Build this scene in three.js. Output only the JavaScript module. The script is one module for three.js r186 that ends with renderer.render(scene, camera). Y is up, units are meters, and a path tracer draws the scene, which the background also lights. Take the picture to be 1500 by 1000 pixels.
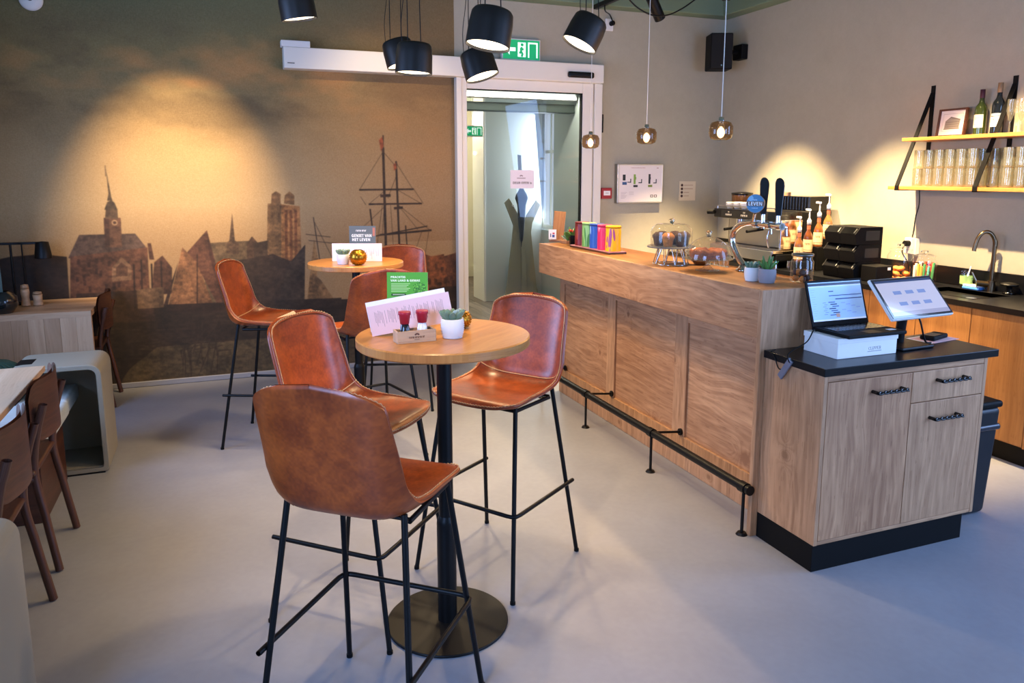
import * as THREE from 'three';
import { RoundedBoxGeometry } from 'three/addons/geometries/RoundedBoxGeometry.js';
import { mergeGeometries } from 'three/addons/utils/BufferGeometryUtils.js';
import { RectAreaLightUniformsLib } from 'three/addons/lights/RectAreaLightUniformsLib.js';

// ---------------------------------------------------------------- camera, light, exposure
const V = (x, y, z) => new THREE.Vector3(x, y, z);
const scene = new THREE.Scene();
const F = 1105, CX = 750, CY = 437, EYE = 1.68, YAW = 21.1 * Math.PI / 180, PITCH = Math.atan((CY - 256.5) / F);
const camera = new THREE.PerspectiveCamera(2 * Math.atan(563 / F) * 180 / Math.PI, 1500 / 1126, 0.05, 60);
camera.setViewOffset(1500, 1126, 0, 126, 1500, 1000);
camera.position.set(0, EYE, 0);
const FW = V(Math.sin(YAW) * Math.cos(PITCH), -Math.sin(PITCH), -Math.cos(YAW) * Math.cos(PITCH));
const RT = V(Math.cos(YAW), 0, Math.sin(YAW)), UPV = new THREE.Vector3().crossVectors(RT, FW);
camera.lookAt(camera.position.clone().add(FW));
camera.updateMatrixWorld();
const renderer = new THREE.WebGLRenderer();
renderer.toneMapping = THREE.LinearToneMapping;
renderer.toneMappingExposure = 0.66;
renderer.shadowMap.enabled = true;
RectAreaLightUniformsLib.init();
scene.background = new THREE.Color().setRGB(1.6, 2.1, 3.1);

// daylight entering through the window openings (left wall and the wall behind the viewer)
function windowLight(name, w, h, pos, target, intensity, rgb = [0.30, 0.50, 1.0]) {
  const l = new THREE.RectAreaLight(new THREE.Color().setRGB(...rgb), intensity, w, h);
  l.name = name; l.position.copy(pos); l.lookAt(target); scene.add(l);
}
const SKY = 17;
windowLight('window_daylight', 1.5, 1.55, V(-1.80, 1.75, -4.05), V(5, 1.35, -4.05), SKY * 1.0);
windowLight('window_daylight', 1.8, 2.2, V(3.65, 1.55, 1.62), V(3.2, 1.0, -5), SKY * 0.85);
windowLight('window_daylight', 1.3, 1.9, V(4.80, 1.9, -1.35), V(-2, 0.9, -1.5), SKY * 0.75);
windowLight('window_daylight', 1.5, 1.6, V(-1.80, 1.8, -0.1), V(5, 1.4, -1.2), SKY * 1.7);
windowLight('window_daylight', 0.46, 1.45, V(4.06, 1.75, -9.35), V(0, 1.4, -9.2), 14, [0.78, 0.9, 1.0]);

const WARM = new THREE.Color().setRGB(1.0, 0.71, 0.38);
function spot(name, pos, target, intensity, angle, penumbra, radius = 1.5, color = WARM) {
  const l = new THREE.SpotLight(color, intensity, 0, angle, penumbra, 2);
  l.name = name; l.position.copy(pos); l.target.position.copy(target); l.castShadow = true; l.shadow.radius = radius;
  scene.add(l, l.target);
  return l;
}

// ---------------------------------------------------------------- helpers
// a pixel of the photograph gives a direction; the distance comes from a known plane
function dir(px, py) { return FW.clone().multiplyScalar(F).addScaledVector(RT, px - CX).addScaledVector(UPV, -(py - CY)); }
function onPlane(px, py, axis, value) { const d = dir(px, py), t = (value - camera.position[axis]) / d[axis]; return camera.position.clone().addScaledVector(d, t); }
const onY = (px, py, y) => onPlane(px, py, 'y', y), onX = (px, py, x) => onPlane(px, py, 'x', x), onZ = (px, py, z) => onPlane(px, py, 'z', z);

let seed = 7;
const rnd = () => { seed = (seed * 1664525 + 1013904223) >>> 0; return seed / 4294967296; };
const rr = (a, b) => a + (b - a) * rnd();

const used = {};
function numbered(n) { const k = used[n] = (used[n] ?? -1) + 1; return k ? `${n}_${String(k).padStart(3, '0')}` : n; }
function fix(o) { o.traverse((m) => { if (m.isMesh) { m.castShadow = m.receiveShadow = true; } }); return o; }
function mesh(name, geo, mat, parent, pos, rot) {
  const m = new THREE.Mesh(Array.isArray(geo) ? mergeGeometries(geo.map((g) => g.index ? g.toNonIndexed() : g).map((g) => { for (const k of Object.keys(g.attributes)) if (!['position', 'normal', 'uv'].includes(k)) g.deleteAttribute(k); return g; })) : geo, mat);
  m.name = parent ? name : numbered(name); m.castShadow = m.receiveShadow = true;
  if (pos) m.position.set(...pos); if (rot) m.rotation.set(...rot);
  (parent || scene).add(m);
  return m;
}
function thing(name, label, category, pos = [0, 0, 0], turn = 0, group) {
  const o = new THREE.Group(); o.name = numbered(name); o.position.set(...pos); o.rotation.y = turn;
  o.userData = { label, category }; if (group) o.userData.group = group;
  scene.add(o); return o;
}
function tag(o, label, category, group) { o.userData = { label, category }; if (group) o.userData.group = group; return o; }
function struct(name, geo, mat, parent, pos, rot) { const m = mesh(name, geo, mat, parent, pos, rot); if (!parent) m.userData.kind = 'structure'; return m; }
function copy(src, pos, turn, label, group) {
  const c = src.clone(); c.name = numbered(src.name.replace(/_\d{3}$/, '')); c.userData = { ...src.userData };
  if (label) c.userData.label = label; if (group) c.userData.group = group;
  c.position.set(...pos); c.rotation.y = turn || 0; scene.add(c); return c;
}
// uv in metres: u runs along the grain
function uvm(geo, grain = 'x', su = 1, sv = 1, ou = 0, ov = 0) {
  const g = geo.index ? geo.toNonIndexed() : geo; g.computeVertexNormals?.call(g);
  const p = g.attributes.position, n = geo.index ? (g.computeVertexNormals(), g.attributes.normal) : g.attributes.normal, uv = new Float32Array(p.count * 2);
  const A = { x: 0, y: 1, z: 2 }, gi = A[grain];
  for (let i = 0; i < p.count; i++) {
    const q = [p.getX(i), p.getY(i), p.getZ(i)], m = [Math.abs(n.getX(i)), Math.abs(n.getY(i)), Math.abs(n.getZ(i))];
    const k = m[0] >= m[1] && m[0] >= m[2] ? 0 : m[1] >= m[2] ? 1 : 2;
    const axes = [0, 1, 2].filter((a) => a !== k);
    let u, v;
    if (axes.includes(gi)) { u = q[gi]; v = q[axes.find((a) => a !== gi)]; } else { u = q[axes[0]] * 0.3; v = q[axes[1]]; }
    uv[2 * i] = u * su + ou; uv[2 * i + 1] = v * sv + ov;
  }
  g.setAttribute('uv', new THREE.BufferAttribute(uv, 2));
  return g;
}
const bx = (x0, x1, y0, y1, z0, z1) => new THREE.BoxGeometry(x1 - x0, y1 - y0, z1 - z0).translate((x0 + x1) / 2, (y0 + y1) / 2, (z0 + z1) / 2);
function rb(x0, x1, y0, y1, z0, z1, r = 0.004, s = 2) { return new RoundedBoxGeometry(x1 - x0, y1 - y0, z1 - z0, s, Math.min(r, (x1 - x0) / 2.02, (y1 - y0) / 2.02, (z1 - z0) / 2.02)).translate((x0 + x1) / 2, (y0 + y1) / 2, (z0 + z1) / 2); }
// the texture offset keeps two pieces of timber from looking the same
const wbox = (x0, x1, y0, y1, z0, z1, grain, r = 0.003) => uvm(rb(x0, x1, y0, y1, z0, z1, r, 1), grain, 0.5, 1, rnd(), rnd());
const cyl = (r0, r1, h, seg = 24) => new THREE.CylinderGeometry(r1, r0, h, seg).translate(0, h / 2, 0);
const lathe = (pts, seg = 32) => new THREE.LatheGeometry(pts.map(([x, y]) => new THREE.Vector2(x, y)), seg);
function rod(a, b, r, seg = 10) {
  const d = b.clone().sub(a), g = new THREE.CylinderGeometry(r, r, d.length(), seg);
  g.applyQuaternion(new THREE.Quaternion().setFromUnitVectors(V(0, 1, 0), d.clone().normalize()));
  const c = a.clone().add(b).multiplyScalar(0.5); return g.translate(c.x, c.y, c.z);
}
const curve = (pts, r, seg = 32, closed = false, rs = 8) => new THREE.TubeGeometry(new THREE.CatmullRomCurve3(pts, closed, 'centripetal'), seg, r, rs, closed);
function bentRod(pts, r, corner = 0.03) {           // straight rod with rounded bends
  const path = new THREE.CurvePath();
  let last = pts[0];
  for (let i = 1; i < pts.length; i++) {
    if (i === pts.length - 1) { path.add(new THREE.LineCurve3(last, pts[i])); break; }
    const a = pts[i].clone().add(pts[i - 1].clone().sub(pts[i]).setLength(corner)), b = pts[i].clone().add(pts[i + 1].clone().sub(pts[i]).setLength(corner));
    path.add(new THREE.LineCurve3(last, a)); path.add(new THREE.QuadraticBezierCurve3(a, pts[i], b)); last = b;
  }
  const all = []; for (const c of path.curves) for (const q of c.getPoints(c.isLineCurve3 ? 1 : 6)) if (!all.length || all[all.length - 1].distanceTo(q) > 1e-5) all.push(q);
  const cp = new THREE.CurvePath(); for (let i = 1; i < all.length; i++) cp.add(new THREE.LineCurve3(all[i - 1], all[i]));
  return new THREE.TubeGeometry(cp, Math.max(24, all.length * 4), r, 8);
}

// ---------------------------------------------------------------- textures
function hash(x, y, s) { let h = (x * 374761393 + y * 668265263 + s * 974634777) | 0; h = Math.imul(h ^ (h >>> 13), 1274126177); h ^= h >>> 16; return (h >>> 0) / 4294967296; }
function pn(x, y, px, py, s) {                        // periodic value noise
  const xi = Math.floor(x), yi = Math.floor(y), fx = x - xi, fy = y - yi, u = fx * fx * (3 - 2 * fx), v = fy * fy * (3 - 2 * fy);
  const w = (a, p) => ((a % p) + p) % p, h = (a, b) => hash(w(a, px), w(b, py), s);
  const a = h(xi, yi), b = h(xi + 1, yi), c = h(xi, yi + 1), d = h(xi + 1, yi + 1);
  return a + (b - a) * u + (c - a) * v + (a - b - c + d) * u * v;
}
function tex(w, h, fn, srgb = true) {
  const d = new Uint8Array(w * h * 4);
  for (let y = 0; y < h; y++) for (let x = 0; x < w; x++) { const c = fn(x / w, y / h), i = (y * w + x) * 4; d[i] = Math.max(0, Math.min(255, c[0])); d[i + 1] = Math.max(0, Math.min(255, c[1])); d[i + 2] = Math.max(0, Math.min(255, c[2])); d[i + 3] = 255; }
  const t = new THREE.DataTexture(d, w, h); t.magFilter = THREE.LinearFilter; t.minFilter = THREE.LinearFilter; t.wrapS = t.wrapT = THREE.RepeatWrapping;
  if (srgb) t.colorSpace = THREE.SRGBColorSpace; t.needsUpdate = true; return t;
}
function woodTex(base, dark, s, { rings = 26, knots = 3, contrast = 1, ra = 0.75 } = {}) {
  const kn = []; for (let i = 0; i < knots; i++) kn.push([hash(i, 1, s), hash(i, 2, s), 0.012 + 0.018 * hash(i, 3, s)]);
  return tex(1024, 512, (u, v) => {
    let warp = (pn(u * 4, v * 6, 4, 6, s) - 0.5) * 0.055 + (pn(u * 10, v * 10, 10, 10, s + 1) - 0.5) * 0.03, kd = 0;
    for (const [ku, kv, kr] of kn) { let du = u - ku, dv = v - kv; du -= Math.round(du); dv -= Math.round(dv); const e = Math.exp(-(du * du * 4 + dv * dv) / (kr * kr * 6)); warp += e * 0.12 * Math.sign(dv || 1); kd += Math.exp(-(du * du * 4 + dv * dv) / (kr * kr)); }
    const vv = v + warp;
    const ring = pn(u * 3, vv * rings, 3, rings, s + 2), fine = pn(u * 14, vv * 160, 14, 160, s + 3), pores = pn(u * 40, v * 256, 40, 256, s + 4), patch = pn(u * 3, v * 4, 3, 4, s + 5);
    let k = (ring - 0.5) * ra + (pn(u * 24, v * 60, 24, 60, s + 8) - 0.5) * (0.75 - ra) + (fine - 0.5) * 0.45 + (patch - 0.5) * 0.35; if (pores > 0.83) k -= 0.28; k = 0.5 + k * contrast - kd * 0.9;
    k = Math.max(0, Math.min(1.1, k)); const t = 1 - k;
    return [base[0] + (dark[0] - base[0]) * t, base[1] + (dark[1] - base[1]) * t, base[2] + (dark[2] - base[2]) * t];
  });
}
function mottle(base, amp, s, fine = 90, coarse = 6) {
  return tex(512, 512, (u, v) => {
    const k = (pn(u * coarse, v * coarse, coarse, coarse, s) - 0.5) * 1.0 + (pn(u * coarse * 4, v * coarse * 4, coarse * 4, coarse * 4, s + 1) - 0.5) * 0.6 + (pn(u * fine, v * fine, fine, fine, s + 2) - 0.5) * 0.5;
    return [base[0] + amp[0] * k, base[1] + amp[1] * k, base[2] + amp[2] * k];
  });
}
function canvasTex(w, h, draw) {
  const c = document.createElement('canvas'); c.width = w; c.height = h; const g = c.getContext('2d'); draw(g, w, h);
  const t = new THREE.CanvasTexture(c); t.colorSpace = THREE.SRGBColorSpace; return t;
}
const std = (o) => new THREE.MeshStandardMaterial(o), phys = (o) => new THREE.MeshPhysicalMaterial(o);
function printed(w, h, draw, o = {}) { return std({ map: canvasTex(w, h, draw), roughness: 0.6, ...o }); }
const plane = (w, h) => new THREE.PlaneGeometry(w, h);

// ---------------------------------------------------------------- materials
const oak = woodTex([210, 162, 120], [140, 96, 66], 11, { contrast: 0.75, ra: 0.3, rings: 96, knots: 5 });
const oakB = woodTex([208, 162, 122], [140, 100, 70], 23, { contrast: 0.7, ra: 0.3, rings: 96, knots: 4 });
const honey = woodTex([188, 134, 76], [128, 80, 38], 31, { contrast: 0.6, rings: 18, knots: 1 });
const beech = woodTex([212, 152, 86], [166, 104, 50], 47, { contrast: 0.55, rings: 30, knots: 0 });
const walnut = woodTex([104, 62, 42], [56, 30, 20], 59, { contrast: 0.7, knots: 0 });
const M = {
  oak: std({ map: oak, roughness: 0.55 }), oakB: std({ map: oakB, roughness: 0.55 }), honey: std({ map: honey, roughness: 0.5 }),
  beech: std({ map: beech, roughness: 0.32 }), walnut: std({ map: walnut, roughness: 0.42 }),
  pale: std({ map: woodTex([216, 182, 148], [168, 130, 96], 67, { contrast: 0.5, knots: 1 }), roughness: 0.45 }),
  pale2: std({ map: woodTex([196, 160, 126], [150, 114, 82], 71, { contrast: 0.5, knots: 1 }), roughness: 0.45 }),
  leather: phys({ map: mottle([140, 60, 15], [50, 30, 14], 81), roughness: 0.35, clearcoat: 0.3, clearcoatRoughness: 0.3, side: THREE.DoubleSide }),
  stitch: std({ color: 0xc9a074, roughness: 0.8 }),
  black: phys({ color: 0x0a0a0b, roughness: 0.42, specularIntensity: 0.5 }), blackMatte: phys({ color: 0x080809, roughness: 0.6, specularIntensity: 0.35 }), blackGloss: std({ color: 0x08080a, roughness: 0.18 }),
  lampBlack: std({ color: 0x1a1512, roughness: 0.45, metalness: 0.2 }),
  stone: phys({ color: 0x101114, roughness: 0.28, specularIntensity: 0.6 }),
  floor: std({ map: mottle([138, 139, 146], [8, 8, 8], 91, 128, 5), roughness: 0.42 }),
  wall: std({ map: mottle([170, 164, 145], [5, 5, 5], 93, 128, 8), roughness: 0.85 }),
  white: std({ color: 0xe2ddd2, roughness: 0.45 }), whiteMatte: std({ color: 0xdedcd8, roughness: 0.8 }), paper: std({ color: 0xeeebe8, roughness: 0.75 }),
  green: std({ color: 0x70836b, roughness: 0.6 }), hallGrey: std({ color: 0xb4b9b2, roughness: 0.8 }),
  chrome: std({ color: 0xd8d8d8, roughness: 0.12, metalness: 1 }), steel: std({ color: 0xa8a6a2, roughness: 0.3, metalness: 1 }), bronze: std({ color: 0x6b5a45, roughness: 0.28, metalness: 1 }),
  glass: phys({ color: 0xffffff, transmission: 1, thickness: 0, roughness: 0.02, ior: 1.5 }),
  glassSolid: phys({ color: 0xf6faf6, transmission: 1, thickness: 0.01, roughness: 0.02, ior: 1.45 }),
  glassware: phys({ color: 0xf2f0e4, transmission: 0.95, thickness: 0, roughness: 0.05, ior: 1.5 }),
  smoke: phys({ color: 0xb09a86, transmission: 1, thickness: 0, roughness: 0.03, ior: 1.5 }),
  amber: phys({ color: 0x8a6a3c, transmission: 0.8, thickness: 0, roughness: 0.1, metalness: 0, ior: 1.5 }),
  benchGrey: std({ color: 0x8f8674, roughness: 0.6 }), cushion: std({ map: mottle([176, 180, 176], [10, 10, 10], 97, 160, 8), roughness: 0.9 }),
  knit: std({ color: 0x2d4a3c, roughness: 0.95 }), leaf: std({ color: 0x4c7a35, roughness: 0.5, side: THREE.DoubleSide }), succulent: std({ color: 0x6f8a72, roughness: 0.55 }), paleSucc: std({ color: 0x9fb3b0, roughness: 0.5 }),
  brass: std({ color: 0xb07a22, roughness: 0.28, metalness: 0.9 }), pot: std({ color: 0xe9e6e2, roughness: 0.55 }), potGrey: std({ color: 0x8d878c, roughness: 0.6 }),
  red: std({ color: 0xa8182c, roughness: 0.4 }), choc: std({ map: mottle([66, 38, 28], [26, 18, 14], 99), roughness: 0.7 }), cake: std({ map: mottle([158, 74, 14], [70, 44, 14], 103), roughness: 0.7 }),
  orange: std({ map: mottle([196, 120, 48], [60, 40, 20], 107), roughness: 0.7 }), bulb: std({ color: 0xfff0d0, emissive: new THREE.Color().setRGB(1.0, 0.78, 0.46), emissiveIntensity: 14 }),
};
// ---------------------------------------------------------------- the room
const ZB = -6.56, XR = 4.82, XL = -1.75, ZF = 1.75, CEIL = 3.46, T = 0.25;
struct('floor', uvm(bx(XL - T, XR + T, -0.1, 0, ZB - T, ZF + T), 'x', 0.4, 0.4), M.floor);
struct('ceiling', bx(XL - T, XR + T, CEIL, CEIL + 0.1, ZB - T, ZF + T), std({ color: 0x66735f, roughness: 0.8 }));
// back wall with the opening for the glass door
const OX0 = 2.03, OX1 = 3.40, OY = 2.52;
struct('wall_back', [bx(XL - T, OX0, 0, CEIL, ZB - T, ZB), bx(OX1, XR, 0, CEIL, ZB - T, ZB), bx(OX0, OX1, OY, CEIL, ZB - T, ZB)].map((g) => uvm(g, 'x', 0.7, 0.7)), M.wall);
function wallWithHoles(name, fixed, lo, hi, holes, axis) {      // holes: [a0, a1, y0, y1] along the wall
  const parts = []; const put = (a0, a1, y0, y1) => { if (a1 - a0 > 0.001 && y1 - y0 > 0.001) parts.push(uvm(axis === 'z' ? bx(fixed[0], fixed[1], y0, y1, a0, a1) : bx(a0, a1, y0, y1, fixed[0], fixed[1]), axis, 0.7, 0.7)); };
  let a = lo; for (const [a0, a1, y0, y1] of holes) { put(a, a0, 0, CEIL); put(a0, a1, 0, y0); put(a0, a1, y1, CEIL); a = a1; } put(a, hi, 0, CEIL);
  return struct(name, parts, M.wall);
}
wallWithHoles('wall_left', [XL - T, XL], ZB - T, ZF + T, [[-4.85, -3.25, 0.92, 2.6], [-0.9, 0.7, 0.96, 2.64]], 'z');
wallWithHoles('wall_right', [XR, XR + T], ZB - T, ZF + T, [[-2.05, -0.65, 0.92, 2.92]], 'z');
wallWithHoles('wall_front', [ZF, ZF + T], XL, XR, [[2.7, 4.6, 0.35, 2.75]], 'x');
let wn = 0;
function windowUnit(place, w, h) {                              // frame of white timber with a mullion, a transom and four panes
  const g = new THREE.Group(); g.name = `window_${++wn}`; g.userData.kind = 'structure'; scene.add(g); place(g);
  const t = 0.06;
  mesh('window_frame', [bx(-w / 2, w / 2, -h / 2, -h / 2 + t, -0.04, 0.04), bx(-w / 2, w / 2, h / 2 - t, h / 2, -0.04, 0.04), bx(-w / 2, -w / 2 + t, -h / 2 + t, h / 2 - t, -0.04, 0.04), bx(w / 2 - t, w / 2, -h / 2 + t, h / 2 - t, -0.04, 0.04)], M.white, g);
  mesh('mullion', bx(-0.025, 0.025, -h / 2 + t, h / 2 - t, -0.025, 0.025), M.white, g);
  mesh('transom', bx(-w / 2 + t, w / 2 - t, h * 0.15 - 0.02, h * 0.15 + 0.02, -0.024, 0.024), M.white, g);
  for (const s of [-1, 1]) for (const [y0, y1] of [[-h / 2 + t, h * 0.15 - 0.02], [h * 0.15 + 0.02, h / 2 - t]]) mesh('pane', plane(w / 2 - t - 0.025, y1 - y0), M.glass, g, [s * (w / 4 - t / 2 + 0.0125), (y0 + y1) / 2, 0]);
}
for (const [z, y] of [[-4.05, 1.76], [-0.1, 1.80]]) windowUnit((g) => { g.position.set(XL - 0.15, y, z); g.rotation.y = Math.PI / 2; }, 1.6, 1.68);
windowUnit((g) => g.position.set(3.65, 1.55, ZF + 0.15), 1.9, 2.4);
windowUnit((g) => { g.position.set(XR + 0.15, 1.92, -1.35); g.rotation.y = Math.PI / 2; }, 1.4, 2.0);
// green painted cornice beams
struct('trim_1', rb(XL, XR, 3.2, CEIL, ZB, ZB + 0.16, 0.01), M.green);
struct('trim_2', rb(XR - 0.16, XR, 3.2, CEIL, ZB + 0.16, ZF, 0.01), M.green);
struct('trim_3', rb(2.6, 2.76, 3.24, CEIL, ZB + 0.16, ZF, 0.01), M.green);
struct('baseboard_back', rb(XL, 1.99, 0, 0.045, ZB, ZB + 0.018, 0.008), std({ map: M.floor.map, roughness: 0.5 }));

// ---------------------------------------------------------------- mural: an old harbour town printed on wall cloth
function muralTex() {
  const W = 1600, H = 1450, X0 = XL, X1 = 1.99, Y0 = 0.045, Y1 = 3.45;
  const c = document.createElement('canvas'); c.width = W; c.height = H; const g = c.getContext('2d');
  const img = g.createImageData(W, H), d = img.data;
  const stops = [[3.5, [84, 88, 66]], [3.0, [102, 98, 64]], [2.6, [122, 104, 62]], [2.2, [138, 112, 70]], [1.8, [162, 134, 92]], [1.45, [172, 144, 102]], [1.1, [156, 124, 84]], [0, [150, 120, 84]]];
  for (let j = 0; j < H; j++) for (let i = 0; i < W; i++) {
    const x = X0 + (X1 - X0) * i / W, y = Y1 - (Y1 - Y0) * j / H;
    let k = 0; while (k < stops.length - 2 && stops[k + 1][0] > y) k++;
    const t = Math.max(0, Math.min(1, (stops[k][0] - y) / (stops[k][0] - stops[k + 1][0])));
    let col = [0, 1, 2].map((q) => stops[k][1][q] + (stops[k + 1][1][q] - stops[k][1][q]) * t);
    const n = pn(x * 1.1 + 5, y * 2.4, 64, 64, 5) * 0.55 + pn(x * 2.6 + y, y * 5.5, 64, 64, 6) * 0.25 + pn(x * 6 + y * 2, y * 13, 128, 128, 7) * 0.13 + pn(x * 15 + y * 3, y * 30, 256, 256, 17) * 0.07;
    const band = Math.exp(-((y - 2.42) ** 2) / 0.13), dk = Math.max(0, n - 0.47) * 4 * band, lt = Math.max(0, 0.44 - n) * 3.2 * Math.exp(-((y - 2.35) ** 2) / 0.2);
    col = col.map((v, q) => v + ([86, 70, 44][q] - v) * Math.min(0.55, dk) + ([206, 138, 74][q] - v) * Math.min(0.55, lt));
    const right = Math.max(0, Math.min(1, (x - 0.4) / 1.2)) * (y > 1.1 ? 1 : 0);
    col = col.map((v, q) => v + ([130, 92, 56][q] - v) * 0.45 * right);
    const weave = (pn(i * 0.9, j * 0.25, 2048, 2048, 8) - 0.5) * 11 + (pn(i * 0.25, j * 0.9, 2048, 2048, 9) - 0.5) * 11;
    const o = (j * W + i) * 4; d[o] = col[0] + weave; d[o + 1] = col[1] + weave; d[o + 2] = col[2] + weave; d[o + 3] = 255;
  }
  g.putImageData(img, 0, 0);
  const gSky = g, c2 = document.createElement('canvas'); c2.width = W; c2.height = H; { const g2 = c2.getContext('2d'); return paintTown(g2, gSky, c, c2, W, H, X0, X1, Y0, Y1); }
}
function paintTown(g, gSky, c, c2, W, H, X0, X1, Y0, Y1) {
  const q = (px, py) => { const p = onZ(px, py, ZB); return [(p.x - X0) / (X1 - X0) * W, (Y1 - p.y) / (Y1 - Y0) * H]; };
  const poly = (col, pts) => { g.fillStyle = col; g.beginPath(); pts.forEach(([x, y], i) => { const s = q(x, y); i ? g.lineTo(...s) : g.moveTo(...s); }); g.closePath(); g.fill(); };
  const line = (col, w, pts) => { g.strokeStyle = col; g.lineWidth = w; g.beginPath(); pts.forEach(([x, y], i) => { const s = q(x, y); i ? g.lineTo(...s) : g.moveTo(...s); }); g.stroke(); };
  // distant roofs
  poly('rgb(104,84,62)', [[300, 356], [372, 352], [400, 368], [400, 450], [300, 450]]);
  poly('rgb(92,70,54)', [[340, 312], [344, 352], [350, 356], [350, 372], [332, 372], [332, 356], [336, 352]]);
  poly('rgb(82,60,46)', [[362, 372], [362, 356], [369, 346], [378, 356], [380, 440], [362, 440]]);
  // water and the shore
  poly('rgb(42,31,24)', [[-60, 452], [250, 446], [700, 432], [700, 560], [-60, 640]]);
  for (let i = 0; i < 420; i++) { const x = rr(-20, 670), y = rr(446, 540), l = rr(8, 40), b = rr(-12, 26); g.globalAlpha = 0.35; line(`rgb(${54 + b},${40 + b},${29 + b})`, rr(1, 3), [[x, y], [x + l, y - l * 0.03]]); } g.globalAlpha = 1;
  poly('rgb(80,66,47)', [[230, 508], [520, 484], [670, 470], [670, 560], [150, 600], [190, 540]]);
  for (let i = 0; i < 500; i++) { const x = rr(190, 660), y = rr(492, 556), b = rr(-24, 18); g.globalAlpha = 0.3; line(`rgb(${76 + b},${63 + b},${44 + b})`, rr(1, 5), [[x, y], [x + rr(4, 26), y + rr(-3, 1)]]); } g.globalAlpha = 1;
  // dark buildings on the quay
  poly('rgb(46,32,25)', [[-60, 392], [15, 376], [60, 372], [98, 376], [104, 470], [-60, 480]]);
  poly('rgb(84,66,58)', [[100, 378], [116, 344], [198, 342], [214, 362], [216, 380]]);
  poly('rgb(98,64,48)', [[103, 376], [216, 362], [220, 440], [103, 446]]);
  poly('rgb(60,42,34)', [[112, 430], [220, 424], [228, 470], [108, 474]]);
  for (let i = 0; i < 26; i++) { const x = rr(108, 212), y = rr(378, 432); poly('rgba(52,34,28,0.7)', [[x, y], [x + 4, y], [x + 4, y + 8], [x, y + 8]]); }
  poly('rgb(128,96,72)', [[164, 392], [178, 376], [193, 390], [193, 410], [164, 412]]); poly('rgb(86,60,46)', [[170, 392], [178, 384], [187, 391], [187, 404], [170, 405]]);
  // steeple with clock
  poly('rgb(100,70,54)', [[152, 319], [177, 319], [179, 362], [154, 362]]); poly('rgb(78,54,44)', [[152, 319], [160, 319], [161, 362], [154, 362]]);
  poly('rgb(92,72,56)', [[155, 306], [172, 306], [173, 320], [154, 320]]); poly('rgb(84,70,56)', [[153, 307], [157, 296], [163, 293], [168, 297], [172, 307]]);
  poly('rgb(92,76,58)', [[157, 294], [159, 284], [155, 246], [163, 288], [165, 294]]); line('rgb(80,62,48)', 2, [[155, 258], [154, 242]]);
  g.fillStyle = 'rgb(158,128,96)'; g.beginPath(); g.arc(...q(168, 326), 9, 0, 7); g.fill(); g.fillStyle = 'rgb(70,48,38)'; g.beginPath(); g.arc(...q(168, 326), 5, 0, 7); g.fill();
  // chimneys, gables, piles
  poly('rgb(78,52,40)', [[216, 356], [221, 356], [226, 380], [219, 380]]); poly('rgb(88,58,44)', [[226, 384], [238, 374], [252, 392], [252, 430], [222, 432]]);
  for (const x of [196, 207, 222, 236]) line('rgb(48,34,28)', 5, [[x, 380 + (x % 9)], [x + 2, 452]]);
  poly('rgb(108,82,60)', [[200, 424], [240, 420], [240, 450], [202, 452]]);
  // sailing barges
  poly('rgb(96,62,48)', [[303, 337], [270, 374], [290, 392], [318, 444], [336, 440], [318, 400]]); poly('rgb(74,46,38)', [[303, 337], [322, 408], [338, 440], [326, 442], [306, 372]]);
  poly('rgb(142,98,66)', [[267, 362], [247, 446], [288, 446]]); poly('rgb(122,84,58)', [[267, 362], [288, 384], [312, 444], [288, 446]]); line('rgb(62,42,32)', 4, [[289, 372], [289, 448]]);
  poly('rgb(70,48,38)', [[261, 384], [240, 446], [246, 446]]); poly('rgb(44,30,24)', [[240, 446], [345, 442], [338, 456], [246, 458]]);
  // square church tower
  poly('rgb(122,92,62)', [[392, 298], [412, 298], [412, 440], [390, 440]]); poly('rgb(168,116,70)', [[412, 299], [439, 302], [444, 440], [412, 440]]);
  poly('rgb(110,82,56)', [[397, 298], [398, 284], [404, 280], [411, 284], [411, 298]]); poly('rgb(128,94,60)', [[416, 298], [417, 286], [424, 280], [431, 286], [431, 300]]);
  for (const x of [417, 424, 431]) poly('rgb(122,76,46)', [[x, 308], [x + 4, 308], [x + 5, 420], [x + 1, 420]]);
  poly('rgb(70,54,42)', [[372, 356], [392, 352], [392, 446], [372, 448]]);
  poly('rgb(60,46,38)', [[345, 382], [400, 372], [430, 384], [430, 446], [345, 450]]);
  // small craft
  poly('rgb(62,50,42)', [[447, 358], [420, 390], [408, 442], [446, 442]]); poly('rgb(152,112,70)', [[460, 350], [450, 440], [462, 440], [466, 380]]); poly('rgb(134,100,66)', [[458, 400], [449, 444], [492, 442], [470, 410]]);
  line('rgb(66,50,40)', 3, [[459, 318], [470, 392]]); line('rgb(66,50,40)', 2, [[448, 343], [484, 347]]); line('rgb(66,50,40)', 2, [[452, 352], [496, 357]]); line('rgb(70,54,44)', 1.5, [[459, 322], [490, 384]]);
  poly('rgb(50,38,30)', [[345, 442], [500, 436], [500, 450], [345, 456]]);
  // quay houses on the right
  poly('rgb(112,66,42)', [[604, 380], [622, 372], [640, 378], [668, 370], [672, 436], [600, 440]]); poly('rgb(136,78,46)', [[628, 376], [650, 372], [656, 418], [630, 420]]); poly('rgb(58,40,32)', [[600, 424], [672, 418], [672, 440], [600, 446]]);
  for (let i = 0; i < 22; i++) { const x = rr(606, 664), y = rr(382, 414); poly('rgba(66,38,28,0.65)', [[x, y], [x + 4, y], [x + 4, y + 9], [x, y + 9]]); }
  // tall ship
  const dk = 'rgb(58,42,30)';
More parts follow.
